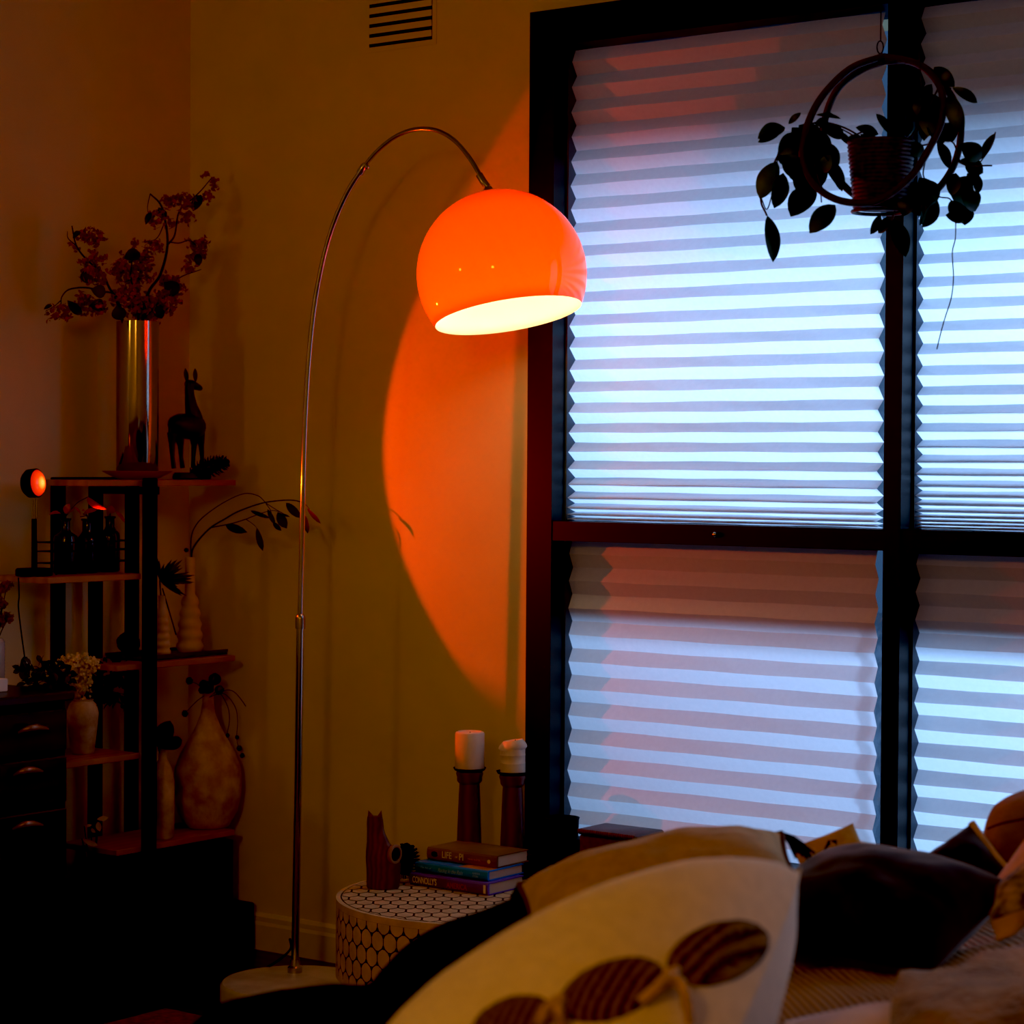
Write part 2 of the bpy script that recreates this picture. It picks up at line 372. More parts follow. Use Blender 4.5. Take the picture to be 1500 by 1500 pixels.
# blinds -------------------------------------------------------------
def blind(name, x0, x1, z1, z0, periods, label, L=.034, yc=.05, sag=0, mt=None):
    tot = sum(periods); sc = (z1-z0)/tot; zs = [z1]; am = [.008]
    for p in periods:
        p *= sc; a = math.sqrt(max(L*L-(p/2)**2, .004**2))
        zs += [zs[-1]-p/2, zs[-1]-p]; am += [a, a]
    b = MB(); nx = 12; vs = []
    for i, z in enumerate(zs):
        sgn = 1 if i % 2 == 0 else -1
        for k in range(nx+1):
            t = k/nx
            zz = z + sag*math.sin(PI*t)*(z1-z)/(z1-z0) + .0008*math.sin(17*t+i*2.1)
            vs.append((lerp(x0,x1,t), yc + sgn*am[i]*.5 + .0012*math.sin(5*t+i), zz))
    fs = [(i*(nx+1)+k, (i+1)*(nx+1)+k, (i+1)*(nx+1)+k+1, i*(nx+1)+k+1) for i in range(len(zs)-1) for k in range(nx)]
    b.add(vs, fs)
    o = b.build(name, mt or M_paper, smooth=False); tag(o, label, 'blind', 'white pleated paper blinds'); return o
YB = .05
upper = [57]*4+[55]*3+[53]*4+[51]*3+[49,47,44,42,38,33,27,19,12,8]
upperR = [52]*7+[48]*4+[46]*4+[42,40,37,34,31,28,25,22,19,16,13,10,8,7,6]
lower = [55]*11
bl0 = atY(834,600,YB).x; bl1 = atY(1290.5,600,YB).x; br0 = atY(1335,600,YB).x; br1 = WX1-.06
blind('pleated_blind', bl0, bl1, zt0-.001, tr1+.001, upper, 'white pleated paper blind in the upper window pane behind the orange lamp')
blind('pleated_blind', br0, br1, zt0-.001, tr1+.001, upperR, 'brightest white pleated paper blind, upper pane on the far side of the mullion')
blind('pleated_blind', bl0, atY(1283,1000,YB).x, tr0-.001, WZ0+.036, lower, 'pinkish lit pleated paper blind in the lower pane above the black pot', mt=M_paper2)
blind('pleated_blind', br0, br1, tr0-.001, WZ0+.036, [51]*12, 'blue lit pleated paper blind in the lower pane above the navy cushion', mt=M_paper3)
# crinkled film strip beside the mullion
b = MB(); xs0 = atY(1277,1000,.08).x; xs1 = atY(1296,1000,.08).x; vs = []; nz_ = 40
ztop = atY(1285,898,.08).z
for i in range(nz_+1):
    z = lerp(WZ0+.04, ztop, i/nz_)
    for k in range(4): vs.append((lerp(xs0,xs1,k/3), .085+rnd.uniform(-.008,.008), z))
b.add(vs, [(i*4+k, i*4+k+1, i*4+k+5, i*4+k+4) for i in range(nz_) for k in range(3)])
tag(b.build('plastic_film', M_film, smooth=False), 'narrow strip of crinkled shiny plastic film beside the window mullion', 'film')

# wall vent ----------------------------------------------------------
v0 = atY(542, 67, 0); v1 = atY(634, 54, 0)
vx0, vx1 = v0.x, v1.x; vz0 = v0.z - .005; pitch = (v0.z - atY(542, 52.5, 0).z) * -1
pitch = abs(pitch); nsl = 7; vz1 = vz0 + pitch*nsl
vent = thing('wall_vent', ((vx0+vx1)/2,-.01,vz0), 'cream slatted air vent set high in the wall above the arc lamp', 'vent')
b = MB(); b.box((vx0,-.003,vz0), (vx1,-.001,vz1)); b.build('backing', M_dark, vent, smooth=False)
b = MB(); e = .012
b.box((vx0-e,-.0022,vz0-e), (vx0,-.0005,vz1+e)); b.box((vx1,-.0022,vz0-e), (vx1+e,-.0005,vz1+e)); b.box((vx0,-.0022,vz0-e), (vx1,-.0005,vz0)); b.box((vx0,-.0022,vz1), (vx1,-.0005,vz1+e))
b.build('frame', M_wall, vent, smooth=False)
for i in range(nsl):
    z = vz0 + pitch*i + pitch*.3
    b = MB(); b.add([(vx0,-.006,z),(vx1,-.006,z),(vx1,-.0075,z+pitch*.62),(vx0,-.0075,z+pitch*.62),(vx0,-.004,z+.001),(vx1,-.004,z+.001),(vx1,-.0045,z+pitch*.62),(vx0,-.0045,z+pitch*.62)],
        [(0,1,2,3),(7,6,5,4),(0,4,5,1),(3,2,6,7),(0,3,7,4),(1,5,6,2)]); b.build('slat', M_wall, vent, smooth=False)

# ------------------------------------------------------------------ arc floor lamp
LY = -.30
foot = atY(432, 1419, LY); PX = foot.x
dc = atD(433, 1438, dep(foot)-.09); bz = .045
lamp = thing('arc_floor_lamp', (dc.x, dc.y, 0), 'chrome arc floor lamp with glossy orange dome shade and marble base', 'floor lamp')
rb = 110*mpp(dc)
b = MB(); b.lathe((dc.x,dc.y,0), [(rb-.004,0),(rb,.004),(rb,bz-.006),(rb-.005,bz)], 56); b.build('base', M_marble, lamp)
P = lambda px, py: atY(px, py, LY)
c1 = P(440, 906)
b = MB(); b.lathe((foot.x,foot.y,bz), [(.017,0),(.017,.012),(.011,.016),(.011,.03)], 20); b.tube([V((foot.x,foot.y,bz)), P(437,1150), P(440,918)], .0088, 14)
b.build('pole', M_chrome, lamp)
b = MB(); b.tube([P(440,921), P(440,906), P(440,902), P(440,899)], [.0115,.0115,.0105,.007], 14); b.build('collar', M_steel, lamp)
arc1 = curve([P(440,902),P(443,760),P(447,620),P(453,520),P(462,440),P(475,375),P(490,325),P(510,280),P(533,244)], 6)
b = MB(); b.tube(arc1, .0062, 12); b.build('lower_arm', M_chrome, lamp)
arc2 = curve([P(533,244),P(552,222),P(575,203),P(598,192),P(622,188.5),P(645,193),P(667,207),P(686,229),P(700,251),P(709,268)], 6)
b = MB(); b.tube(arc2, .0050, 12); b.build('upper_arm', M_steel, lamp)
q = P(533,244); b = MB(); b.tube([P(527,254), P(530,249), q, P(536,240)], [.0085,.0085,.0085,.006], 12); b.ball(q + R*.008 - U*.002 - F*.006, .0055, 10, 7); b.build('clamp_screw', M_chrome, lamp)
sc_ = P(735, 402); SR = 125*mpp(sc_)
nd = (-U*1.0 + R*.160 - F*.135).normalized()
top = sc_ - nd*SR
b = MB(); b.tube([P(702,256), P(708,266), top - nd*.012], [.008,.008,.0075], 12); b.lathe(top, [(.034,-.0075),(.030,-.001),(.012,.004),(.008,.012),(0.001,.013)], 24, axis=-nd); b.build('shade_holder', M_steel, lamp)
prof = []; n = 40; th1 = math.acos(-.5)
for i in range(n+1):
    th = lerp(.12, th1, i/n); prof.append((SR*math.sin(th), -SR*math.cos(th)))   # along nd: from top to rim
b = MB(); b.lathe(sc_, prof, 72, axis=nd, close=False)
sh = b.build('lamp_shade', M_shade, lamp, angle=180); sh['label'] = 'glossy orange dome shade with white inside'
b = MB(); bc = sc_ + nd*SR*.08; b.ball(bc, (.030,.030,.036), 16, 12); b.build('bulb', M_bulb, lamp)
b = MB(); b.lathe(sc_ - nd*SR*.97, [(.016,0),(.018,.01),(.018,.12),(.014,.155)], 16, axis=nd); b.build('bulb_socket', M_steel, lamp)
b = MB(); b.tube(curve([P(431,1375)+V((-.008,-.006,0)), P(426,1389), P(414,1402), P(398,1413), atZ(372,1428,.005)]), .0028, 6); b.build('cord', M_dark, lamp)

# ------------------------------------------------------------------ shelf unit along the left wall
XF = .25; XB = .05
yA = atX(85,800,.05).y; yC = atX(192.5,1100,.05).y; yD = atX(217.5,1000,.265).y; yB = (yA+yC)/2
zt = atX(300,703,XF).z
z_lu = atX(140,843,XF).z; z_rm = atX(280,965.5,XF).z; z_ll = atX(150,1110,XF).z; z_rl = atX(280,1226.5,XF).z
shelf = thing('shelf_unit', (.14,yB,0), 'staggered shelf unit with black metal posts and timber boards along side wall', 'shelf')
def post(x, y, z1):
    b = MB(); b.box((x-.0135,y-.0135,0), (x+.0135,y+.0135,z1), .002); b.build('post', M_post, shelf, smooth=False)
ztb = atX(85,699,XB).z
post(XB, yA, ztb); post(XB, yB, ztb-.021); post(XB, yC, ztb-.021); post(.268, yD, ztb)
b = MB(); b.box((XB-.0135,yA+.0136,ztb-.0205), (XB+.0135,yC+.0135,ztb), .002); b.build('top_rail', M_post, shelf, smooth=False)
b = MB(); b.box((XB+.0136,yB-.012,zt-.034), (.2535,yB+.012,zt-.016)); b.build('crossbar', M_post, shelf, smooth=False)
def board(ya, yb, z, th=.014):
    b = MB(); b.box((.065,ya,z-th), (XF,yb,z), .0015); b.build('shelf_board', M_board, shelf, smooth=False)
ly0 = atX(70,857,XF).y; ly1 = atX(207,838,XF).y
ry0 = atX(172,975,XF).y; ry1 = atX(345,960,XF).y
board(atX(128,705,XF).y, ry1, zt); board(ly0, ly1, z_lu); board(ry0, ry1, z_rm); board(ly0, ly1, z_ll); board(ry0, ry1, z_rl)
zpl = .12
b = MB(); b.box((.03,ry0,.005), (.262,ry1+.06,.12), .003); b.build('plinth', M_dark, shelf, smooth=False)
b = MB(); b.box((.03,yD+.03,.121), (.225,ry1+.02,z_rl-.03)); b.build('back_panel', M_cab, shelf, smooth=False)
b = MB(); b.box((.03,ly0,.105), (XF,ly1-.02,.12)); b.build('shelf_board', M_dark, shelf, smooth=False)

# --- top board: plate, vase, flowers, llama
XS = .155
pc = atX(201, 697, XS); pc.z = zt+.0006; s = mpp(pc)
b = MB(); b.lathe(pc, [(28*s,0.0005),(32*s,2*s),(50*s,11*s),(51.5*s,12.5*s),(49*s,12.5*s),(31*s,5*s),(.001,4.5*s)], 40)
tag(b.build('plate', M_plate, smooth=True), 'shallow terracotta plate under the tall silver vase', 'plate')
vb = V((pc.x,pc.y,zt+5.2*s)); vh = 226*s
b = MB(); b.lathe(vb, [(29*s,0),(30.5*s,.003),(31*s,vh*.5),(31*s,vh),(29.5*s,vh),(29*s,vh*.6),(.001,vh*.6)], 48)
tag(b.build('cylinder_vase', M_silver), 'tall mirror silver cylinder vase of blossom branches on the terracotta plate', 'vase')
def blossoms(b, c, r, n, sz=.011):
    for i in range(n):
        d = V((rnd.gauss(0,1), rnd.gauss(0,1), rnd.gauss(0,1))).normalized()
        p = V(c) + d*r*rnd.uniform(.35,1); e = V((rnd.gauss(0,1), rnd.gauss(0,1), rnd.gauss(0,1))).normalized()
        for k in range(3):
            q = (e + V((rnd.gauss(0,.8), rnd.gauss(0,.8), rnd.gauss(0,.8)))).normalized()
            b.leaf(p, p + q*sz*rnd.uniform(.8,1.5), sz*rnd.uniform(.7,1.1), nrm=(d.x,d.y,d.z), n=3)
def Z1(x, y): return (x/3.75, 200 + y/3.75)
def branch(label, stems, clusters, leaves):
    base = atX(*Z1(745,1020), XS)
    t = thing('blossom_branch', base, label, 'flower', 'blossom branches in the silver vase')
    b = MB()
    for st, r0 in stems:
        pts = curve([atX(*Z1(x,y), XS + dx) for x, y, dx in st], 5); b.tube(pts, [lerp(r0, r0*.45, i/(len(pts)-1)) for i in range(len(pts))], 6)
    b.build('stem', M_twig, t)
    b = MB()
    for x, y, r in clusters: blossoms(b, atX(*Z1(x,y), XS + rnd.uniform(-.02,.02)), r/3.75*s, max(6, int(r*r/95)), .0095)
    b.build('blossom', M_petal, t)
    b = MB()
    for x0,y0,x1,y1,w in leaves: b.leaf(atX(*Z1(x0,y0), XS+.01), atX(*Z1(x1,y1), XS+.015), w/3.75*s, n=6)
    b.build_each('leaf', M_leafd, t)
branch('tallest blossom branch rising to the upper corner of the silver vase bouquet',
    [([(770,1100,0),(810,870,0),(880,760,0),(920,600,.01),(905,450,.01),(880,370,0),(825,315,0)], .0042), ([(925,590,.01),(960,540,.01),(985,410,0),(1060,340,0),(1110,290,0),(1160,230,0)], .0024),
     ([(930,580,0),(985,585,0),(1040,570,.01),(1080,600,.01)], .0018), ([(905,470,0),(860,560,0),(780,580,0)], .0014), ([(825,315,0),(810,390,0),(820,440,0)], .0012)],
    [(1010,350,62),(930,350,48),(1030,440,46),(860,450,60),(940,480,34),(1085,600,62),(1080,660,50),(1030,725,40),(1140,330,38),(1180,240,26),(1120,215,22),(1180,285,18),(750,590,24),(850,600,50)],
    [(1060,410,1105,320,58),(870,390,910,450,48),(830,415,800,485,34),(1085,640,1095,710,48)])
branch('blossom branch leaning out with a ball of dusty petals near the left wall',
    [([(700,1100,0),(640,900,0),(600,830,0),(560,750,0),(480,680,0),(420,600,0),(395,490,0)], .0034), ([(420,600,0),(375,560,0),(370,520,0)], .0015), ([(440,560,0),(470,500,0),(460,520,.01)], .0015)],
    [(520,560,64),(460,540,36),(500,690,60),(540,660,40),(490,770,46),(560,770,48),(410,610,24)],
    [(470,730,480,810,60),(440,520,400,560,30)])
branch('low blossom spray drooping over the left rim of the silver vase',
    [([(680,1050,0),(640,880,0),(560,850,0),(470,830,0),(380,840,0),(340,880,0),(335,920,0)], .0028), ([(335,900,0),(300,930,0),(250,960,0)], .0014)],
    [(350,965,50),(290,970,40),(480,930,62),(540,950,46),(430,890,32)],
    [(500,840,580,860,70),(370,900,450,980,50),(285,925,240,950,22),(490,930,580,930,70)])
branch('dense middle blossom cluster filling the mouth of the silver vase',
    [([(750,1100,0),(760,950,0),(720,780,0),(730,640,0)], .003), ([(790,1000,0),(900,880,0),(980,780,0),(1105,730,0)], .0022)],
    [(690,720,75),(780,740,72),(720,830,80),(800,660,50),(660,880,60),(760,930,85),(850,920,80),(930,900,70),(960,830,60),(910,790,48),(640,750,40),(740,1050,38),(830,1040,40),(820,980,66)],
    [(680,670,770,640,70),(640,930,670,1010,80),(900,800,980,860,90),(860,930,890,1000,60)])
# llama on a dark stand
XL = .16
lb = atX(281, 702, XL); lb.z = zt+.0006; s = mpp(lb)
def L2(x, y): return atX(x/3.75, 520 + y/3.75, XL)
b = MB()
pl = [L2(940,640), L2(1000,625), L2(1100,630), L2(1180,660)]
st = thing('figurine_stand', (lb.x,lb.y,zt), 'flat dark oval stand beneath the carved deer on the top board', 'stand')
b.lathe((lb.x,lb.y,zt+.0006), [(31*s,0),(33*s,.003),(32*s,.012),(29*s,.0165)], 30, sx=.62, sy=1.05); b.build('base', M_ebony, st)
stz = zt + .0172
lla = thing('deer_figurine', (lb.x,lb.y,stz), 'dark carved wooden deer with upright ears on the top board', 'figurine')
def skin(pts, rs, sxn=1): return pts, rs
b = MB()
sec = [(952,440,18),(945,400,26),(955,365,52),(985,370,60),(1020,390,62),(1060,395,66),(1090,400,52),(1112,410,30)]
def blob(b, secs, k=1.0, n=14):
    pts = [L2(x,y) for x,y,r in secs]; b.tube(curve(pts,3), sum([[lerp(secs[i][2],secs[i+1][2],j/3)/3.75*s*k for j in range(3)] for i in range(len(secs)-1)],[])+[secs[-1][2]/3.75*s*k], n)
blob(b, [(940,395,10),(958,388,52),(985,388,66),(1020,392,70),(1060,396,72),(1090,398,58),(1110,402,24)])
blob(b, [(1070,400,56),(1065,340,46),(1050,280,34),(1042,220,26),(1040,180,25),(1042,155,24)])
blob(b, [(1030,160,24),(1050,162,26),(1075,172,21),(1098,182,15),(1106,186,10)])
for x0 in (1020, 1066):
    for sg in (0,):
        b.leaf(L2(x0+8,150)-F*.004, L2(x0-2 if x0 < 1050 else x0+6,72)-F*.002, 22/3.75*s, n=6, bend=.06); b.leaf(L2(x0+8,150)+F*.003, L2(x0-2 if x0 < 1050 else x0+6,72)-F*.001, 22/3.75*s, n=6, bend=-.05)
for j, pts in enumerate([[(950,430,32),(945,490,17),(948,560,12),(955,622,13)],[(985,440,30),(992,500,16),(995,560,11),(1003,620,13)],[(1068,440,30),(1066,500,15),(1062,560,11),(1060,620,12)],[(1098,430,28),(1106,500,15),(1110,560,11),(1112,620,12)]]):
    blob(b, pts, 1, 10)
b.build('body', M_ebony, lla)
b = MB(); bl = [(936,395,10),(932,440,9),(932,480,6)]; blob(b, bl, 1, 8); b.build('tail', M_ebony, lla)

def cone(label, c, ax, ln, rad, n=95, name='pine_cone', size=1):
    t = thing(name, c - V((0,0,rad)), label, 'pine cone'); ax = V(ax).normalized(); a = ax.orthogonal().normalized(); bb = ax.cross(a)
    b = MB(); b.ball(c, (rad*.6,rad*.6,ln*.46), 14, 9, axes=(a,bb,ax)); b.build('core', M_ebony, t)
    b = MB()
    for i in range(n):
        tt = (i+.5)/n; an = i*2.39996; h = lerp(-.5,.5,tt); rr = math.sqrt(max(0, 1-(2*h)**2*.85))*rad
        d = a*math.cos(an)+bb*math.sin(an); p = c + ax*h*ln*.9 + d*rr*.45
        tip = c + ax*(h*ln + .22*rad) + d*rr*1.02
        b.leaf(p, tip, rad*.42*size, nrm=tuple(ax), n=4, bend=-.1, blunt=.5, peak=.7)
    b.build('scales', M_dark, t)
pcn = atX(304, 681, .20); cone('dark pine cone lying beside the deer figurine on the top board', V((pcn.x, pcn.y, zt+17*s)), (R*.85+U*.28), 60*s, 17*s)

# --- sunset lamp on the upper left board
sb = atX(50, 838, .17); sb.z = z_lu+.0006; s = mpp(sb)
sun = thing('projector_lamp', sb, 'small black stick lamp with glowing amber lens on the shelf end', 'lamp')
b = MB(); b.lathe(sb, [(26*s,0),(27*s,.002),(27*s,.014),(25*s,.017)], 36); b.build('base', M_dark, sun)
def S2(x, y, X=.17): return atX(x/3.75, 520+y/3.75, X)
hx = V((sb.x, sb.y, 0))
def up(py): return V((sb.x, sb.y, atX(50,py,.17).z))
b = MB(); b.lathe(V((sb.x,sb.y,z_lu+.017)), [(4*s,0),(4*s,(up(760).z-z_lu-.017))], 12); b.build('stem', M_dark, sun)
b = MB()
for sg in (-1,1): b.tube([up(762)+R*sg*.005, up(745)+R*sg*.0055, up(730)+R*sg*.004], .0012, 6)
b.tube([up(762), up(728)], .0018, 6); b.build('neck', M_steel, sun)
ha = V((.957,.278,.081)).normalized()
hc = atX(49, 708, .17); hc.x = sb.x; hc = V((sb.x, sb.y, atX(49,708,.17).z))
hr = 21*s
hc = hc - R*.004
b = MB(); b.lathe(hc, [(.002,-.018),(hr*.8,-.016),(hr,-.008),(hr*1.02,.012),(hr*.93,.014)], 30, axis=ha); b.build('head', M_dark, sun)
b = MB(); lc = hc + ha*.013
b.lathe(lc, [(hr*.94,0),(hr*.8,.006),(hr*.5,.011),(hr*.2,.0135),(.0008,.014)], 30, axis=ha, close=False)
ln_ = b.build('lens', M_lens, sun, org=lc + ha*.012); ln_['label'] = 'glowing amber glass lens'
b = MB(); cp = curve([atX(27,846,.19),atX(28,872,.2),atX(27,890,.2),atX(31,925,.2),atX(36,962,.2)]); b.tube(cp, .0016, 6)
cord = b.build('cord', M_dark, sun)
a0, a1 = atX(37,962,.2), atX(36,992,.2)
b = MB(); b.tube([a0, lerp(a0,a1,.15), lerp(a0,a1,.5), lerp(a0,a1,.9), a1], [.004,.009,.0115,.0115,.009], 12); sw = b.build('inline_switch', M_dark, cord)
b = MB(); q = atX(39.5,977,.2) - F*.0125; b.prism([(-2.6*s,-9.5*s),(2.6*s,-9.5*s),(2.6*s,9.5*s),(-2.6*s,9.5*s)], R, U, F, q, .001); b.build('sticker', M_white, sun, smooth=False)

# --- bottles in a wire rack
XBt = .15
def bottle(x, w, neck, top, shoulder, label, lv):
    c = atX(x, 838, XBt); c.z = z_lu + .0012; s = mpp(c); H = (838-top)*s; sh_ = (838-shoulder)*s; r = w/2*s; nr = neck/2*s
    t = thing('amber_bottle', c, label, 'bottle', 'amber bottles in the wire rack')
    b = MB(); b.lathe(c, [(r*.9,0),(r,.004),(r,sh_*.82),(r*.93,sh_*.92),(nr*1.25,sh_*1.02),(nr,sh_*1.08),(nr,H-.006),(nr*1.25,H-.004),(nr*1.25,H),(nr*.8,H),(nr*.8,H-.02)], 24); b.build('glass_body', M_amber, t)
    sp = thing('leaf_sprig', c + V((0,0,H)), lv[0], 'sprig'); b = MB(); bs = MB()
    for (x1,y1,x2,y2,w2) in lv[1]:
        p = atX(x1,y1,XBt+.02); q = atX(x2,y2,XBt+.03); bs.tube(curve([c+V((0,0,H-.03)), c+V((0,0,H+.004)), p]), .0012, 5); b.leaf(p, q, w2*s, n=6, nrm=(.6,-.5,.6))
    if x < 100:  # extra leaf shaped to block the lower edge of the lamp beam
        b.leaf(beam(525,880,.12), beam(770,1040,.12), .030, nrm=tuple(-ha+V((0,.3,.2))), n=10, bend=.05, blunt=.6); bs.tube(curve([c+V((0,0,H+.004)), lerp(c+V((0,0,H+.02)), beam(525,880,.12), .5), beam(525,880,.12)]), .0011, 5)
    bs.build('stem', M_stem, sp); b.build_each('leaf', M_redlitleaf, sp)
def beam(px, py, f): W = atY(px, py, 0); q0_ = lc + ha*.03; return q0_ + (W - q0_)*f
bottle(96, 36, 13, 757, 778, 'amber bottle at the lamp end of the wire rack', ('small dark sprig in the amber bottle nearest the stick lamp', [(95,752,102,738,10),(90,753,72,754,7),(98,753,110,744,5)]))
bottle(128, 30, 15, 759, 782, 'middle amber bottle of the wire rack', ('sprig tinted with red lamp glow in the middle amber bottle', [(122,753,142,747,8),(118,757,107,742,5),(126,752,120,748,6)]))
bottle(161, 29, 13, 757, 777, 'amber bottle at the shelf post end of the wire rack', ('drooping glossy sprig in the amber bottle by the shelf post', [(168,748,183,766,6),(162,752,163,740,12),(158,756,156,745,6)]))
rk = atX(126, 838, XBt); rk.z = z_lu; t = thing('wire_rack', rk, 'thin black wire rack holding three amber bottles on upper left board', 'rack'); b = MB()
ra = atX(68,838,XBt); rc = atX(185,838,XBt); dy0, dy1 = ra.y, rc.y
for (za) in (793,806,823):
    z = atX(126,za,XBt).z; pts = [V((XBt-.033,dy0,z)),V((XBt+.033,dy0,z)),V((XBt+.033,dy1,z)),V((XBt-.033,dy1,z)),V((XBt-.033,dy0,z))]
    for i in range(4): b.tube([pts[i],pts[i+1]], .0013, 6)
b.build_each('rail', M_dark, t, per=4)
b = MB(); z = atX(126,791,XBt).z
for x in (XBt-.033,XBt+.033):
    for y in (dy0,dy1): b.tube([V((x,y,z_lu+.0006)),V((x,y,z))], .0015, 6)
b.build_each('upright', M_dark, t)

# --- right middle board: tray, ribbed vases, ball
tr = atX(258, 962, .16); tz = z_rm+.0006
b = MB(); ta, tb = atX(186,965,.16).y, atX(306,965,.16).y
b.box((.085,ta,tz), (.225,tb,tz+.006), .0015); b.box((.085,ta,tz+.006), (.09,tb,tz+.013)); b.box((.22,ta,tz+.006), (.225,tb,tz+.013))
tray = b.build('serving_tray', M_tray, smooth=False); tag(tray, 'low dark timber tray under the ribbed vases', 'tray')
def ribbed(px, wpx, ptop, neck, nr, label, X=.155, hn=.42):
    c = atX(px, 953, X); c.z = tz+.0062; s = mpp(c); H = (951-ptop)*s; prof = [(wpx*.4*s,0)]
    hb = H*(1-hn); dz = hb/nr
    for i in range(nr):
        rr = lerp(wpx*.5, neck*.72, (i/nr)**1.3)*s
        for k in range(1,7): a = PI*k/6.5; prof.append((rr*(.80+.20*math.sin(a)), dz*(i + k/6.5)))
    prof += [(neck*.5*s, hb+.006), (neck*.46*s, H*.9), (neck*.5*s, H), (neck*.36*s, H), (neck*.34*s, H-.02)]
    b = MB(); b.lathe(c, prof, 32); o = b.build('ribbed_vase', M_cerv); tag(o, label, 'vase'); return c, s, H
c2, s2, H2 = ribbed(278, 40, 812, 15, 5, 'tall cream ribbed vase holding the arching pod branch', hn=.42)
c3, s3, H3 = ribbed(237, 27, 862, 12, 6, 'short cream ribbed vase beside the black post', X=.19, hn=.25)
t = thing('spiky_dried_flower', c3+V((0,0,H3)), 'dark spiky dried palm bloom in the short ribbed vase', 'dried flower')
b = MB(); q0 = atX(234,850,.19)
for i in range(34):
    an = rnd.uniform(-.75,1.35) if i < 28 else rnd.uniform(-.9,2.2); L_ = rnd.uniform(28,52)
    b.leaf(q0, q0 + (R*math.cos(an)*L_*1.0 + U*math.sin(an)*L_*.75 + F*rnd.uniform(-14,14))*s3, 5*s3, n=4)
b.build('frond', M_leafd, t); b = MB(); b.tube([c3+V((0,0,H3-.04)), q0], .0016, 6); b.build('stem', M_twig, t)
t = thing('pod_branch', c2+V((0,0,H2)), 'arching dry branch with dark seed pods reaching towards the arc lamp pole', 'dried branch')
def L15(x, y, X): return atX(240 + x/4.41, 680 + y/4.41, X)
def xr(x): return lerp(.155, .60, min(1,max(0,(x-170)/830)))
b = MB()
for pts, r0 in (([(178,640),(176,480),(210,390),(280,320),(400,240),(520,190),(610,205),(660,250),(720,290),(810,340)], .0016), ([(178,640),(190,540),(290,420),(400,350),(480,305),(610,258),(700,240),(820,232),(900,250),(940,290)], .0024),
                ([(300,410),(430,385),(530,355),(580,335),(690,300),(760,310)], .0015), ([(530,355),(580,390),(605,420)], .0011), ([(660,255),(690,300),(700,350)], .0011)):
    pp = curve([L15(x,y,xr(x)) for x,y in pts], 5); b.tube(pp, [lerp(r0,r0*.5,i/(len(pp)-1)) for i in range(len(pp))], 6)
b.build('stem', M_twig, t)
b = MB()
for x0,y0,x1,y1,w in ((400,395,540,440,52),(600,410,640,560,40),(560,300,690,350,26),(670,290,720,390,30),(705,375,760,430,30),(735,310,795,415,60),(790,250,890,350,50),(925,285,1015,385,26),(915,330,930,448,32),(760,320,815,340,14)):
    b.leaf(L15(x0,y0,xr(x0)), L15(x1,y1,xr(x1)), w/4.41*s2, n=6, peak=.62)
b.build_each('seed_pod', M_twig, t)
b = MB(); q = L15(145,555,.16); b.ball(q, (.006,.006,.0055), 10, 7); b.build('bud', M_twig, t)
t = thing('long_twig', atX(258,945,.2), 'thin straight dark twig leaning over the tray between ribbed vases', 'twig'); b = MB(); b.tube([atX(238,862,.2), atX(258,930,.19)], .0016, 6); b.build('stem', M_twig, t)
b = MB(); q = atX(188,940,.15); s = mpp(q); q.z = tz+.0135+16*s; b.ball(q, (17*s,17*s,16*s), 18, 12, jit=.12); tag(b.build('woven_ball', M_dark), 'dark round woven ball resting at the tray end', 'ornament')

# --- lower right board: bottle vases
XV = .17
c = atX(304, 1221, XV); c.z = z_rl+.0006; s = mpp(c); H = 202*s
b = MB(); b.lathe(c, [(30*s,0),(34*s,2*s),(46*s,22*s),(52*s,45*s),(53.5*s,66*s),(51*s,88*s),(43*s,108*s),(31*s,128*s),(19*s,148*s),(11.5*s,166*s),(9*s,182*s),(8.6*s,H-2*s),(9.5*s,H),(7*s,H),(6.5*s,H-.03)], 40, sx=.88)
tag(b.build('bottle_vase', M_mottle), 'large mottled teardrop bottle vase on the lower shelf board', 'vase')
t = thing('berry_branch', c+V((0,0,H)), 'dark berry clusters drooping out of the large mottled vase', 'dried branch'); bs = MB(); b = MB()
def L4(x, y, X=.18): return atX(x/3.75, 800 + y/3.75, X)
top_ = c+V((0,0,H-.01))
for x,y,r in ((1040,740,20),(1015,920,18),(1180,730,34),(1120,760,26),(1145,775,34),(1205,790,26),(1110,790,20)): b.ball(L4(x,y,XV+.01), r/3.75*s, 10, 7, jit=.3); bs.tube(curve([top_, lerp(top_, L4(x,y,XV+.01), .5)+V((0,0,.005)), L4(x,y,XV+.01)]), .001, 5)
for pts in ([(1150,830),(1200,800),(1250,880),(1260,960),(1245,1040)], [(1150,830),(1230,810),(1290,880),(1305,960),(1300,1050),(1310,1110)], [(1150,830),(1260,790),(1330,850),(1390,960),(1415,1040),(1410,1190)]):
    bs.tube(curve([L4(x,y,XV+.03) for x,y in pts]), .001, 5)
for x,y,r in ((1415,1030,18),(1390,1065,20),(1415,1080,18),(1380,1130,16),(1395,1185,24),(1250,1040,12),(1302,1050,12),(1315,1110,16),(1330,1150,14)): b.ball(L4(x,y,XV+.03), (r/3.75*s,r/3.75*s,r/3.75*s*1.05), 8, 6, jit=.25)
bs.build('stem', M_twig, t); b.build_each('berry', M_ebony, t)
c = atX(238, 1228, .212); c.z = z_rl+.0006; s = mpp(c); H = 132*s
b = MB(); b.lathe(c, [(14.5*s,0),(17*s,3*s),(17.5*s,60*s),(17*s,85*s),(13*s,104*s),(6.5*s,116*s),(5.5*s,H-2*s),(6.3*s,H),(4*s,H),(4*s,H-.02)], 32)
tag(b.build('bottle_vase', M_mottle), 'slim mottled bottle half hidden behind the black front post', 'vase')
t = thing('dark_leaf_sprig', c+V((0,0,H)), 'broad dark dried leaf in the slim mottled bottle', 'sprig'); b = MB()
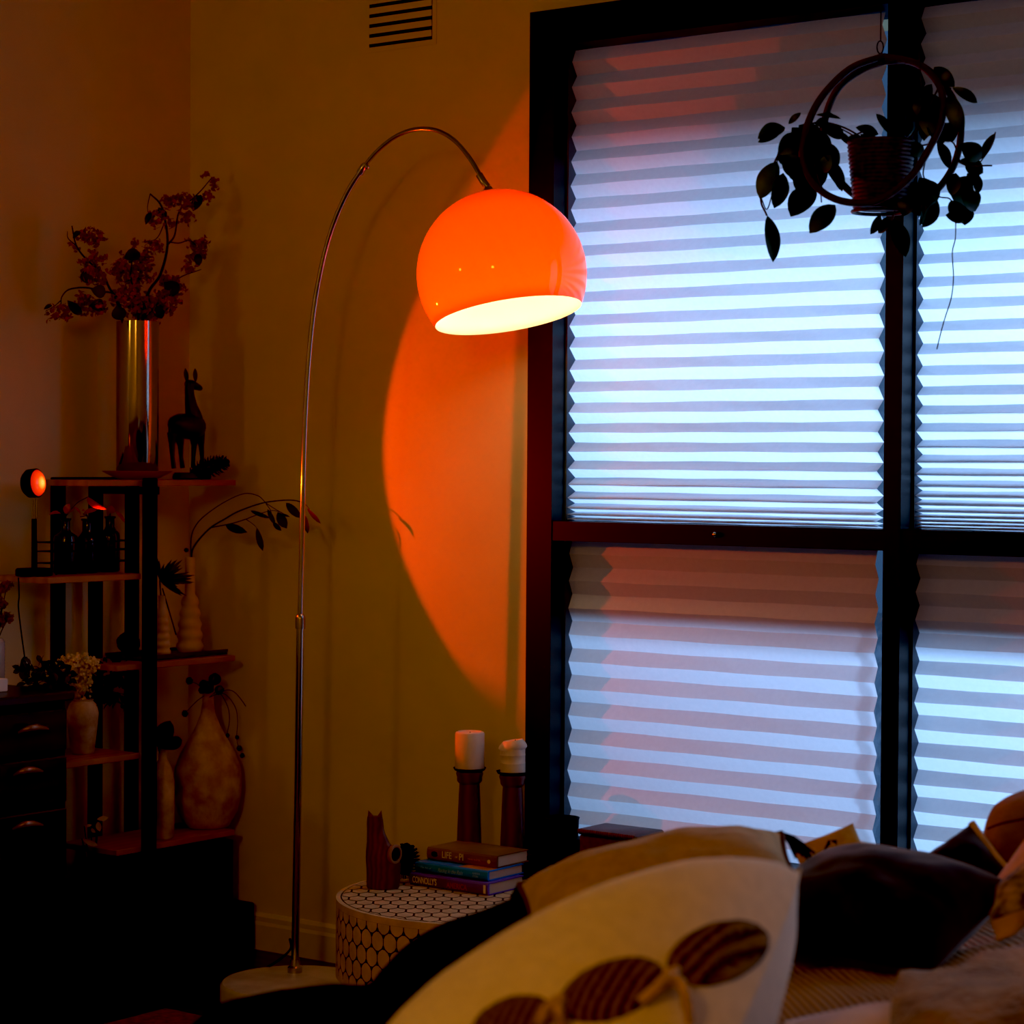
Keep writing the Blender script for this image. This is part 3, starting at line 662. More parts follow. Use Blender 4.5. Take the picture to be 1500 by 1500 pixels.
b.leaf(L4(870,1110,.21), L4(935,960,.21), 100/3.75*s, n=8); b.leaf(L4(875,1105,.22), L4(1000,1065,.22), 70/3.75*s, n=8); b.leaf(L4(860,1100,.2), L4(780,1085,.2), 40/3.75*s, n=6); b.build_each('leaf', M_dark, t)
b = MB(); b.tube([c+V((0,0,H-.03)), L4(868,1110,.212)], .0015, 5); b.build('stem', M_twig, t)

# --- lower left board: hydrangea vase
c = atX(121, 1109, .16); c.z = z_ll+.0006; s = mpp(c); H = 80*s
b = MB(); b.lathe(c, [(15*s,0),(17*s,3*s),(21*s,35*s),(23.5*s,60*s),(20*s,72*s),(15*s,77*s),(16*s,H),(12*s,H),(12*s,H-.02)], 32)
tag(b.build('urn_vase', M_mottle), 'pale mottled urn of white hydrangea behind the drawer chest', 'vase')
t = thing('hydrangea', c+V((0,0,H)), 'big cream hydrangea head in the pale mottled urn', 'flower'); b = MB()
for x,y,rx,ry,n_ in ((440,650,100,55,260),(370,640,60,45,90),(520,670,55,40,80),(440,730,65,55,120),(455,800,38,55,70)):
    for i in range(n_):
        d = V((rnd.gauss(0,1),rnd.gauss(0,1),rnd.gauss(0,1))).normalized(); p = L4(x,y,.16)+R*d.x*rx/3.75*s+U*d.y*ry/3.75*s+F*d.z*.02
        e = V((rnd.gauss(0,1),rnd.gauss(0,1),rnd.gauss(0,1))).normalized(); b.leaf(p, p+e*.008, .007, nrm=tuple(-F+R*d.x+U*d.y), n=2)
b.build('flower_head', M_hyd, t); b = MB(); b.tube([c+V((0,0,H-.04)), L4(450,820,.16)], .002, 6); b.build('stem', M_twig, t)
def leafmass(name, label, cs, n, ln, w, X, sx=3.75, y0=800, bm=M_leafd, base=None):
    t = thing(name, base, label, 'plant'); b = MB(); bs = MB()
    for i in range(n):
        x,y,rx,ry = cs[i % len(cs)]; a = rnd.uniform(0,2*PI); q = math.sqrt(rnd.random())
        p = atX((x+rx*q*math.cos(a))/sx, y0+(y+ry*q*math.sin(a))/sx, X+rnd.uniform(-.03,.03)); e = (R*math.cos(a)+U*-math.sin(a)+V((rnd.gauss(0,.5),rnd.gauss(0,.5),rnd.gauss(0,.5)))).normalized()
        b.leaf(p, p+e*ln*rnd.uniform(.7,1.2), w, nrm=(rnd.gauss(0,1)+.4,rnd.gauss(0,1)-.4,.6), n=4)
        if i % 5 == 0: bs.tube(curve([base, lerp(base,p,.6)+V((0,0,.01)), p], 3), .001, 4)
    b.build('leaf', bm, t); bs.build('stem', M_twig, t)
leafmass('leafy_stem', 'dark leafy greenery spilling from the urn beside the hydrangea head', [(620,740,110,110),(660,800,80,90),(560,790,60,80),(620,680,80,60)], 170, .022, .012, .16, base=c+V((0,0,H)))
# white lily spray low on the bottom board
c = atX(137, 1330, .14); c.z = .1205; s = mpp(c)
t = thing('dark_pot', c, 'small dark pot on the bottom board below the urn', 'pot'); b = MB(); b.lathe(c, [(.03,0),(.034,.004),(.042,.075),(.044,.08),(.038,.08),(.036,.06)], 24); b.build('body', M_dark, t)
t = thing('white_lily', c+V((0,0,.08)), 'pale lily flowers in the small dark pot low behind the chest', 'flower'); b = MB(); bs = MB()
for x0,y0,x1,y1,w in ((425,600,475,592,22),(430,610,440,655,26),(370,630,405,625,12),(360,685,430,715,24),(400,640,420,660,16)):
    p = atX(x0/3,1000+y0/3,.16); b.leaf(p, atX(x1/3,1000+y1/3,.17), w/3*s, n=5); bs.tube(curve([c+V((0,0,.06)), lerp(c+V((0,0,.06)),p,.6), p],4), .0014, 5)
b.build_each('petal', M_cerv, t); bs.build('stem', M_twig, t)

# ------------------------------------------------------------------ drawer chest
CX = .42; cy1 = atX(105,1050,CX).y; cy0 = cy1-1.6
zc = atX(104,1012,CX).z; zcb = atX(100,1290,CX).z
chest = thing('drawer_chest', (.21,(cy0+cy1)/2,0), 'dark cherry drawer chest with curved handles in front of the shelf unit', 'chest of drawers')
b = MB(); b.box((.02,cy0,zcb), (CX-.02,cy1,zc-.02)); b.build('carcass', M_cab, chest, smooth=False)
b = MB(); b.box((.015,cy0-.01,zc-.02), (CX+.005,cy1+.006,zc), .003); b.build('top', M_cab, chest, smooth=False)
ys = [(1036,1101,1068),(1106,1178,1130),(1183,1286,1209)]
b = MB(); b.box((.03,cy1-.02,.002), (CX-.075,cy1-.002,zcb)); b.build('shade_panel', M_dark, chest, smooth=False)  # dark sheet added under the chest in place of the shade there
for (ya,yb,yh) in ys:
    z1 = atX(60,ya+6,CX).z; z0 = atX(60,yb+2,CX).z
    b = MB(); b.box((CX-.019,cy1-.46,z0), (CX,cy1-.012,z1), .003); d = b.build('drawer', M_cab, chest, smooth=False)
    h0, h1 = (27,70) if ya < 1100 else ((20,62) if ya < 1180 else (19,62))
    pts = [atX(lerp(h0,h1,t_),yh+7*(1-t_)*.8-3+(3-5*math.sin(PI*t_)),CX+.002+.022*math.sin(PI*t_)) for t_ in [i/10 for i in range(11)]]
    b = MB(); b.tube(pts, [.003+.0045*math.sin(PI*i/10) for i in range(11)], 10); b.build('handle', M_handle, d)
for x in (.05, CX-.05):
    for y in (cy0+.05, cy1-.05):
        b = MB(); b.tube([V((x,y,zcb)), V((x,y+ (.01 if y>cy0+.1 else -.01),0))], [.022,.014], 12); b.build('leg', M_cab, chest)
# chest top: white box, ribbed glass, red blooms, dark plant
q = atX(0,1022,.3); b = MB(); zq = zc+.0005
wx = atX(12,1022,.33); b.box((.22,wx.y-.12,zq), (.33,wx.y,zq+.028), .002); tag(b.build('small_box', M_white, smooth=False), 'small white box at the picture edge on the drawer chest', 'box')
q = atX(-6,1005,.22); q.z = zq; s = mpp(q)
b = MB(); b.lathe(q, [(.016,0),(.019,.004)]+[(.019+.0008*(i%2), .006+i*.004) for i in range(24)]+[(.014,.106),(.012,.104)], 24); tag(b.build('ribbed_glass', mat('grey_ribbed_glass',(.35,.36,.38),.2,var=.1)), 'grey ribbed glass with red blooms on the drawer chest', 'vase')
t = thing('red_blooms', q+V((0,0,.106)), 'red pompom blooms at the picture edge above the drawer chest', 'flower'); b = MB(); bs = MB()
for x,y,r in ((10,857,9),(3,884,9),(2,862,6),(12,906,9),(3,909,8)):
    p = atX(x,y,.22); blossoms(b, p, r*s*.8, 26, .008); bs.tube(curve([q+V((0,0,.09)), lerp(q+V((0,0,.1)),p,.5), p],4), .0012, 5)
b.build('bloom', M_red, t); bs.build('stem', M_twig, t)
q = atX(80,1010,.3); q.z = zc+.001
leafmass('trailing_plant', 'dark trailing plant lying along the drawer chest top', [(60,985,34,14),(85,990,24,16),(55,1000,24,8),(88,1003,16,6)], 150, .020, .012, .3, sx=1, y0=0, base=q)

# ------------------------------------------------------------------ drum table
tzp = .293
TC = atZ(712, 1312, tzp); s = mpp(TC); TR = 219*s
print('table', TC, TR)
zb = tzp - 114*s
table = thing('drum_table', (TC.x,TC.y,0), 'round drum table with black and bone honeycomb inlay beneath the orange lamp', 'side table')
b = MB(); b.lathe((TC.x,TC.y,0), [(TR-.003,zb),(TR-.001,zb+.002),(TR-.001,tzp-.002),(TR-.003,tzp-.0008)], 96); b.build('drum', M_ink, table)
b = MB(); b.lathe((TC.x,TC.y,0), [(TR*.72,0.0),(TR*.72,zb)], 64); b.build('plinth', M_dark, table)
b = MB()
def band(z0, z1, r0=0): b.lathe((TC.x,TC.y,0), [(TR-.001,z0),(TR+.0006,z0),(TR+.0006,z1),(TR-.001,z1)], 96, close=False)
band(tzp-.014, tzp); band(zb, zb+.009)
b.lathe((TC.x,TC.y,0), [(TR+.0006,tzp),(TR-.009,tzp+.0004),(TR-.009,tzp-.001)], 96, close=False)
ncol = int(round(2*PI*TR/.0345)); dth = 2*PI/ncol; zrow = (tzp-.014-(zb+.009))/4.1
for row in range(5):
    for k in range(ncol):
        th = (k + (row % 2)*.5)*dth; zc_ = zb+.009 + zrow*(row+.05); vs = [(th,zc_)]
        for j in range(12):
            a = PI/3*(j//2) + (-1 if j % 2 == 0 else 1)*math.radians(12); rr = .866*.93/math.cos(math.radians(18))
            vs.append((th + math.sin(a)*rr*dth*.577, zc_ + math.cos(a)*rr*zrow*.667))
        if not(math.cos(th)*.6*1 - math.sin(th)*.8 > -.95): pass
        pts = [V((TC.x+(TR+.0006)*math.cos(t_), TC.y+(TR+.0006)*math.sin(t_), min(max(z_,zb+.009),tzp-.0142))) for t_,z_ in vs]
        b.add(pts, [(0,1+j,1+(j+1)%12) for j in range(12)])
# top tiles
tw = .036; thh = .043
nr_ = int(TR/thh)+2
for rI in range(-nr_, nr_+1):
    for cI in range(-nr_, nr_+1):
        cx = (cI + (rI % 2)*.5)*tw; cy = rI*thh
        if math.hypot(cx,cy) > TR+.01: continue
        pl = []
        for (x_, y_) in ((-.44,-.27),(-.36,-.40),(-.20,-.48),(0,-.64),(.20,-.48),(.36,-.40),(.44,-.27),(.44,.27),(.32,.36),(.16,.43),(0,.60),(-.16,.43),(-.32,.36),(-.44,.27)):
            x = cx + x_*tw; y = cy + y_*thh*1.0; r_ = math.hypot(x,y); lim = TR-.012
            if r_ > lim: x *= lim/r_; y *= lim/r_
            pl.append(V((TC.x + x*.8 - y*.6, TC.y + x*.6 + y*.8, tzp+.0006)))
        b.add(pl, [tuple(range(14))])
b.build('bone_inlay', M_bone, table, smooth=False)
TT = tzp + .0012

# cat figurine
cb = atZ(561, 1301, TT); s = mpp(cb)
cat = thing('cat_figurine', cb, 'carved red wooden cat with pricked ears on the drum table edge', 'figurine')
def C5(x, y, off=0): return atD(450 + x/3.75, 1050 + y/3.75, dep(cb)+off)
prof = [(945,402,84),(935,402,90),(880,404,92),(820,405,96),(770,398,92),(730,386,78),(690,374,62),(650,364,52),(620,359,47),(590,357,46),(565,356,44),(548,355,40)]
b = MB(); vs = []; n = 24
hR = V((R.x,R.y,0)).normalized(); hF = V((F.x,F.y,0)).normalized()
for (y,cx,hw) in prof:
    c = C5(cx,y); c = cb + hR*((cx-402)/3.75*s) + V((0,0,(945-y)/3.75*s)); 
    for k in range(n): a = 2*PI*k/n; vs.append(c + hR*math.cos(a)*hw/3.75*s + hF*math.sin(a)*hw/3.75*s*.62)
N = len(prof)
b.add(vs, [(i*n+k,i*n+(k+1)%n,(i+1)*n+(k+1)%n,(i+1)*n+k) for i in range(N-1) for k in range(n)]+[tuple(range(n-1,-1,-1)),tuple((N-1)*n+k for k in range(n))])
def cp(x,y): return cb + hR*((x-402)/3.75*s) + V((0,0,(945-y)/3.75*s))
for (x0,x1,xt) in ((316,352,319),(358,396,391)):
    b.add([cp(x0,565)-hF*.006, cp(x1,552)-hF*.006, cp(x1,552)+hF*.006, cp(x0,565)+hF*.006, cp(xt,515)], [(3,2,1,0),(0,1,4),(1,2,4),(2,3,4),(3,0,4)])
b.build('body', M_catw, cat)
rc_ = cp(462,752) - hF*.013 + hR*.002; ax = (-hF + hR*1.3).normalized(); b = MB()
b.lathe(rc_, [(.0205,-.004),(.0215,.002),(.0195,.0045),(.0155,.0045),(.0145,.002)], 28, axis=ax, close=False); b.build('ring_inlay', M_ring, cat)
b = MB(); b.lathe(rc_, [(.015,-.002),(.015,.0025),(.001,.0035)], 24, axis=ax); b.build('ring_centre', M_dark, cat)
q = atZ(592, 1291, TT); q = q - F*.0; sq = mpp(q); cone('dark open pine cone between the carved cat and the books', V((q.x,q.y,TT+26*sq)), (.15,.1,1), 50*sq, 23*sq, 110)

# books
def text(body, sz, mt, o, ex, ey, parent, name='title_lettering', sx=1, shear=0):
    cu = bpy.data.curves.new('t', 'FONT'); cu.body = body; cu.size = sz; cu.extrude = .0002; cu.shear = shear; cu.offset = sz*.012
    tmp = bpy.data.objects.new('t', cu); COL.objects.link(tmp); dg = bpy.context.evaluated_depsgraph_get(); me = bpy.data.meshes.new_from_object(tmp.evaluated_get(dg))
    bpy.data.objects.remove(tmp); ez = ex.cross(ey); b = MB()
    b.add([o + ex*v.co.x*sx + ey*v.co.y + ez*v.co.z for v in me.vertices], [tuple(p.vertices) for p in me.polygons]); bpy.data.meshes.remove(me)
    return b.build(name, mt, parent, smooth=False)
EX, EY, EZ = V((1,0,0)), V((0,1,0)), V((0,0,1))
def book(x1, y0, z0, ln, wd, th, cover, label, group='books stacked on the drum table'):
    t = thing('book', (x1-ln/2,y0+wd/2,z0), label, 'book', group)
    x0 = x1-ln; y1 = y0+wd; k = .0022
    b = MB(); b.box((x0,y0,z0), (x1,y1,z0+k)); b.box((x0,y0,z0+th-k), (x1,y1,z0+th))
    pr = [(0,0),(-.003,th*.15),(-.0045,th*.5),(-.003,th*.85),(0,th)]
    vs = [(x,y0+p[0],z0+p[1]) for x in (x0,x1) for p in pr] + [(x,y0+k,z0+h) for x in (x0,x1) for h in (0,th)]
    b.add(vs, [(i,i+1,6+i,5+i) for i in range(4)] + [(4,3,2,1,0,10,11),(5,6,7,8,9,13,12)])
    b.build('cover', cover, t, smooth=False)
    b = MB(); b.box((x0+.003,y0+.004,z0+k+.0001), (x1-.003,y1-.003,z0+th-k-.0001)); b.build('page_block', M_page, t, smooth=False)
    return t, x0
# px corner of the spine's front right end
qb = atZ(716, 1312, TT); d1 = .0245; sb_ = mpp(qb)
B3, B2, B1 = .026, .0215, .0265
print('bookcorner', qb)
t, x0 = book(qb.x, qb.y, TT, .215, .125, B3, M_bkpurp, 'purple hardback lowest in the stack with bold cream capitals on its spine')
EZs = V((0,0,1))
yo = qb.y - .0049
xA = atY(597,1300,yo).x
text("BILLY", .0185, M_tcream, V((xA-.022,yo,TT+.0065)), EX, EZ, t, sx=.52)
text("CONNOLLY'S", .0195, M_tcream, V((atY(604,1298,yo).x,yo,TT+.0062)), EX, EZ, t, sx=.56)
text("AMERICA", .0165, M_tred, V((atY(654,1304,yo).x,yo,TT+.0055)), EX, EZ, t, sx=.80)
b = MB(); xp = qb.x-.008; b.prism([(-.003,-.009),(.003,-.009),(.003,.009),(-.003,.009)], EX, EZ, EY, V((xp,yo,TT+.013)), .0004); b.build('publisher_mark', M_tcream, t, smooth=False)
z2 = TT+B3+.0004; q2 = atZ(716, 1291, z2)
t, x0 = book(q2.x, q2.y, z2, .200, .125, B2, M_bkblue, 'teal paperback in the middle of the stack with slanting pale lettering')
yo = q2.y-.0049
text("The Art of", .007, M_tblue, V((q2.x-.185,yo,z2+.009)), EX, EZ, t, shear=.3)
text("Racing in the Rain", .0118, M_tblue, V((atY(641,1277,yo).x,yo,z2+.0065)), EX, EZ, t, shear=.35, sx=.80)
text("GARTH\nSTEIN", .0062, M_tblue, V((atY(692,1284,yo).x,yo,z2+.0115)), EX, EZ, t, 'author_lettering', sx=.95)
b = MB(); b.box((q2.x-.085,q2.y+.004,z2+B2), (q2.x-.005,q2.y+.05,z2+B2+.0003)); b.build('cover_picture', M_orange, t, smooth=False)
z1 = z2+B2+.0006; q1 = atZ(729, 1272, z1)
t, x0 = book(q1.x, q1.y, z1, .192, .112, B1, M_bkbrown, 'brown paperback on top of the stack with pale thin capitals on its spine')
yo = q1.y-.0049
text("LIFE", .0205, M_tcream, V((atY(647,1258,yo).x,yo,z1+.0075)), EX, EZ, t, sx=.78)
text("OF", .005, M_tcream, V((atY(666.5,1261,yo).x,yo,z1+.011)), EX, EZ, t)
text("PI", .0205, M_tcream, V((atY(672,1262,yo).x,yo,z1+.0075)), EX, EZ, t, sx=.85)
text("YANN MARTEL", .0052, M_orange, V((atY(685,1262,yo).x,yo,z1+.0105)), EX, EZ, t, 'author_lettering')
b = MB(); b.lathe(V((atY(716,1265,yo).x,yo,z1+.0125)), [(.0042,-.0002),(.0042,.0004)], 18, axis=(0,-1,0)); b.build('publisher_mark', M_tcream, t, smooth=False)
b = MB(); qq = atY(636,1252,yo); b.ball(V((qq.x,yo+.001,z1+.013)), (.010,.0012,.006), 10, 7); b.build('spine_picture', M_dark, t, smooth=False)

# candle holders and candles
def holder(px, pyb, ptop, wtop, wwaist, wbase, label):
    c = atZ(px, pyb, TT); s = mpp(c); H = (pyb-ptop)*s
    t = thing('candle_holder', c, label, 'candle holder', 'mahogany candle holders'); b = MB()
    w, m_, wb = wtop/2*s, wwaist/2*s, wbase/2*s
    b.lathe(c, [(wb*1.15,0),(wb*1.15,.01),(wb*1.0,.016),(wb*.98,H*.3),(m_*1.02,H*.75),(m_*.96,H*.86),(m_*1.18,H*.885),(m_*1.2,H*.90),(w*.86,H*.925),(w*.93,H*.955),(w*.90,H*.975),(w*.8,H*.985)], 32); b.build('column', M_column, t)
    b = MB(); b.lathe(c+V((0,0,H*.985)), [(w*.6,.0),(w*1.02,.001),(w*1.1,.005),(w*1.13,.0068),(w*1.05,.006),(w*.95,.0025),(.001,.0022)], 32); b.build('drip_pan', M_dark, t)
    return c + V((0,0,H*.985+.0024)), s
t1, s1 = holder(687, 1279, 1126, 43, 31, 37, 'mahogany candle holder under the smooth ivory candle')
k = thing('pillar_candle', t1, 'smooth ivory pillar candle on the mahogany holder nearest the cat', 'candle'); r = 21.5*s1; h = 56*s1
b = MB(); b.lathe(t1, [(r*.98,0),(r,.001),(r,h-.006),(r*.96,h-.002),(r*.82,h),(r*.75,h-.002),(.001,h-.004)], 36); b.build('wax', M_wax, k)
b = MB(); b.tube([t1+V((0,0,h-.005)),t1+V((.001,0,h-.001))], .0009, 6); b.build('wick', M_dark, k)
t2, s2 = holder(750, 1280, 1131, 43, 30, 36, 'mahogany candle holder under the half melted candle')
k = thing('pillar_candle', t2, 'shorter cream candle with slumped melted top beside the window frame', 'candle'); r = 18.5*s2; h = 48*s2
b = MB(); b.lathe(t2, [(r,0),(r*1.0,h*.3),(r*1.01,h*.31),(r*.985,h*.33),(r,h*.55),(r*1.02,h*.56),(r*1.0,h*.6),(r*.99,h*.76)], 36, wob=lambda a,z: 1+.015*math.sin(3*a+z*200)); b.build('wax', M_wax2, k)
b = MB(); vs = []; n = 36
pf = [(1.0,.74),(1.07,.78),(1.05,.85),(.96,.92),(.80,1.0),(.62,.96),(.01,.90)]
for i,(rr,hh) in enumerate(pf):
    for j in range(n): a = 2*PI*j/n; ww = 1+.07*math.sin(2*a+i*.7); vs.append(t2+V((math.cos(a)*r*rr*ww, math.sin(a)*r*rr*ww, h*(hh+.05*math.sin(a*1+i*.3)))))
b.add(vs, [(i*n+j,i*n+(j+1)%n,(i+1)*n+(j+1)%n,(i+1)*n+j) for i in range(len(pf)-1) for j in range(n)]); b.build('melted_rim', M_wax, k)
b = MB(); b.tube([t2+V((.006,0,h*.9)),t2+V((.007,0,h*1.02))], .001, 6); b.build('wick', M_dark, k)

# window sill objects
zs = WZ0+.0005
c = atY(823, 1236, -.07); c.z = zs; s = mpp(c); Hh = 1.21-0
b = MB(); hp = atY(823,1197,-.07).z - zs
b.lathe(c, [(24*s,0),(27*s,.004),(27*s,hp*.35),(30*s,hp*.45),(32*s,hp*.5),(31*s,hp*.54),(24*s,hp*.56),(25*s,hp*.95),(26*s,hp),(23*s,hp),(22*s,hp*.7)], 32); tag(b.build('lidded_pot', M_dark), 'squat black pot on the window sill behind the ochre cushion', 'pot')
c = atY(915, 1228, -.07); zt_ = atY(905,1214,-.07).z
bk = thing('wicker_box', (c.x,c.y,zs), 'flat brown wicker box on the sill beside the black pot', 'box'); xa, xb_ = atY(850,1222,-.118).x, atY(970,1222,-.02).x
b = MB(); b.box((xa,-.122,zs), (xb_,-.02,zt_-.012), .003); b.build('body', M_wick, bk, smooth=False)
b = MB(); b.box((xa-.004,-.126,zt_-.0118), (xb_+.004,-.016,zt_), .003)
for i in range(26): 
    x = lerp(xa,xb_,(i+.5)/26); b.ball((x,-.126,zt_-.004), (.005,.0035,.005), 8, 5)
b.build('lid', M_wick, bk)

# ------------------------------------------------------------------ hanging planter
HD = 4.30
def H7(x, y, d=0): return atD(1060 + x/3, 40 + y/3, HD + d)
sH = HD/FPX
pc = H7(690,650); plan = thing('hanging_planter', H7(670,830), 'brown rattan hoop planter hanging in front of the window mullion', 'hanging planter')
def hoop(pts, dd):
    b = MB(); P_ = [H7(x,y,dd+o) for x,y,o in pts]; P_ = curve(P_+P_[:1], 8); b.tube(P_, [.0068]*len(P_), 10); b.build('hoop', M_rattan, plan)
hoop([(700,128,0),(560,180,-.02),(440,295,-.04),(372,420,-.05),(345,560,-.06),(390,680,-.07),(480,750,-.075),(590,772,-.08),(700,752,-.085),(820,660,-.08),(905,530,-.06),(960,400,-.04),(950,260,-.02),(850,160,-.01)], 0)
hoop([(705,150,0),(610,185,.02),(510,260,.04),(455,370,.06),(440,500,.07),(500,660,.08),(620,765,.08),(760,790,.075),(900,745,.06),(1000,630,.05),(1042,480,.04),(1020,340,.03),(930,215,.01),(820,150,0)], 0)
b = MB(); lo, hi = H7(675,825), H7(695,520); bs_ = lo; Hb = (820-520)/3*sH
c = H7(690,800); c0 = V((c.x,c.y,c.z))
prof = []; nrow = 17
for i in range(nrow*2+1):
    t_ = i/(nrow*2); prof.append((lerp(118,148,t_)/3*sH + (.0009 if i % 2 else -.0009), t_*Hb))
b.lathe(c0, [(.001,0)] + prof + [(142/3*sH,Hb),(138/3*sH,Hb*.8),(.001,Hb*.8)], 44, close=False, wob=lambda a,z: 1+.016*math.sin(22*a+ (z/Hb*nrow)*PI)); b.build('basket', M_wick, plan)
b = MB(); P_ = [c0+V((math.cos(a)*.052,math.sin(a)*.052,-.004)) for a in [2*PI*i/24 for i in range(25)]]; b.tube(P_, .0035, 6); P_ = [c0+V((math.cos(a)*.047,math.sin(a)*.047,.004)) for a in [2*PI*i/24 for i in range(25)]]; b.tube(P_, .003, 6); b.build('basket_foot', M_wick, plan)
b = MB(); P_ = [H7(688+14*math.cos(a),88+28*math.sin(a)) for a in [2*PI*i/16 for i in range(17)]]; b.tube(P_, .0013, 6)
tp = H7(690,62); b.tube([tp, V((tp.x,tp.y,2.7495))], .0012, 6); b.build('hanging_hook', M_dark, plan)
hoya = thing('trailing_plant', H7(690,560), 'trailing wax plant with thick pointed leaves in the rattan hoop planter', 'plant')
LV = [(270,440,150,490,70),(245,470,150,505,30),(285,425,340,375,26),(235,590,160,755,88),(262,640,222,795,72),(192,828,217,1032,72),(490,780,378,905,84),(400,700,295,832,110),(330,470,240,560,80),(300,440,360,560,100),(330,430,420,520,90),(400,425,470,440,60),(405,385,515,402,22),(430,390,480,380,20),(260,560,330,660,90),(330,560,360,690,110),(380,560,430,700,90),(420,500,500,620,80),(440,450,530,480,60),(450,620,520,710,50),(410,600,470,560,60),(300,520,250,600,80),(370,640,320,720,90),(400,520,330,640,120),(350,450,450,600,120),
 (670,380,735,470,40),(580,440,680,470,44),(600,470,690,515,40),(540,490,620,500,40),(560,520,500,460,30),(720,440,780,530,60),(640,500,560,540,40),(800,510,880,560,60),
 (925,175,1015,262,60),(915,250,815,390,66),(1005,265,1115,332,44),(905,290,950,440,90),(990,290,1050,470,70),(890,370,880,500,60),(940,330,900,480,110),(960,420,1010,500,80),(835,390,890,470,44),(815,390,805,480,40),(840,410,820,480,46),(940,500,990,620,50),(990,420,1030,330,50),(900,400,960,520,90),(860,300,850,390,40),
 (1045,510,1130,580,80),(1130,580,1195,465,40),(1030,590,1120,620,60),(1060,600,1140,640,70),(1020,640,1000,740,60),(1110,640,1120,730,40),(1000,680,1070,790,120),(1050,720,1105,810,100),(1040,780,1060,870,90),(1000,760,1040,860,70),(975,825,1060,850,50),(1090,700,1075,640,40),(1030,660,1080,720,90),
 (940,760,872,880,64),(880,670,935,770,70),(840,680,800,780,100),(870,720,860,830,120),(820,740,790,830,70),(900,740,860,870,60),(860,660,900,760,80),(800,690,860,780,90),(690,825,645,910,40),(735,845,680,905,40),(740,840,800,1010,76),(715,835,690,900,30),(500,600,520,720,44),(470,560,440,640,60)]
b = MB()
for x0,y0,x1,y1,w in LV:
    o_ = rnd.uniform(-.06,.05) - (.02 if x0 < 500 else 0)
    b.leaf(H7(x0,y0,o_), H7(x1,y1,o_+rnd.uniform(-.02,.02)), w*1.06/3*sH, nrm=tuple(-F+R*rnd.uniform(-.5,.5)+U*rnd.uniform(-.2,.5)), n=9, bend=rnd.uniform(.03,.14), blunt=.72)
b.build_each('leaf', M_hoya, hoya)
b = MB()
for pts, r_ in (([(690,560),(600,480),(500,430),(400,420),(300,470),(240,560),(165,740),(190,828)], .0018), ([(240,560),(215,720),(190,800),(165,750)], .0012), ([(690,560),(560,470),(470,430),(420,450),(420,600),(430,770)], .0014),
                ([(700,540),(800,500),(880,400),(950,260),(1000,270)], .0018), ([(860,60),(862,160),(870,260)], .001), ([(1020,860),(1018,930),(1005,990),(1010,1100),(1000,1190),(975,1270),(955,1340),(937,1415)], .0011),
                ([(870,520),(1000,500),(1050,600),(1180,608)], .0016), ([(885,590),(880,660),(940,740),(1000,760),(1020,860)], .0014), ([(1195,460),(1165,540),(1130,590)], .0012), ([(540,500),(620,460),(690,520),(740,560)], .0018), ([(760,780),(740,850)], .0016), ([(490,770),(430,700),(400,600)], .0014), ([(520,720),(500,640),(450,560)], .0012)):
    P_ = curve([H7(x,y,-.02) for x,y in pts], 6); b.tube(P_, r_, 6)
b.build('vine', M_stem, hoya)

# ------------------------------------------------------------------ daybed and soft things
bed = thing('daybed', (3.3,-1.85,0), 'dark low daybed in front of the window heaped with cushions', 'daybed')
b = MB(); b.box((2.30,-2.8,.06), (4.5,-.72,.22), .02); b.build('base', M_sofa, bed, smooth=False)
b = MB(); b.box((2.30,-2.8,.222), (4.5,-.72,.34), .04); b.build('mattress', M_sofa, bed)
b = MB(); b.box((2.75,-1.95,.342), (4.45,-1.22,.485), .03); b.build('seat_cushion', M_sofa, bed)
b = MB(); b.box((2.45,-1.20,.342), (4.45,-.76,.50), .05); b.build('bolster', M_sofa, bed)
b = MB(); b.box((2.05,-2.6,.06), (2.295,-.95,.34), .03); b.build('arm', M_sofa, bed)
for x in (2.15,4.4):
    for y in (-2.5,-.85):
        b = MB(); b.tube([V((x,y,.0085)),V((x,y,.062))], .02, 10); b.build('leg', M_dark, bed)

def pillow(o, ex, ey, a, h, T, n=26, k=.05, wr=.006, seed=0, shear=False, cr=0):
    ex = ex.normalized(); ez = ex.cross(ey).normalized(); ey = ey.normalized() if shear else ez.cross(ex)
    def S(u, v, sd):
        q_ = 1-cr*u*u*v*v; x = a*u*(1-k*(1-v*v))*q_; y = h*v*(1-k*(1-u*u))*q_
        t = ((1-abs(u)**2.4)*(1-abs(v)**2.4)); z = sd*T*max(t,0)**.55
        w = wr*max(t,0)**.3*(noise.noise(V((u*2.2+seed,v*2.2,sd*3)))+.5*noise.noise(V((u*5+seed,v*5,sd*3))))
        return o + ex*x + ey*y + ez*(z + sd*w)
    b = MB(); 
    for sd in (1,-1):
        vs = [S(-1+2*i/n, -1+2*j/n, sd) for j in range(n+1) for i in range(n+1)]
        fs = []
        for j in range(n):
            for i in range(n):
                q = (j*(n+1)+i, j*(n+1)+i+1, (j+1)*(n+1)+i+1, (j+1)*(n+1)+i); fs.append(q if sd > 0 else q[::-1])
        b.add(vs, fs)
    return b, S, (ex,ey,ez)
def perim(S, n=22):
    P_ = [(-1+2*i/n,-1) for i in range(n)] + [(1,-1+2*i/n) for i in range(n)] + [(1-2*i/n,1) for i in range(n)] + [(-1,1-2*i/n) for i in range(n+1)]
    return [S(u,v,1) for u,v in P_]

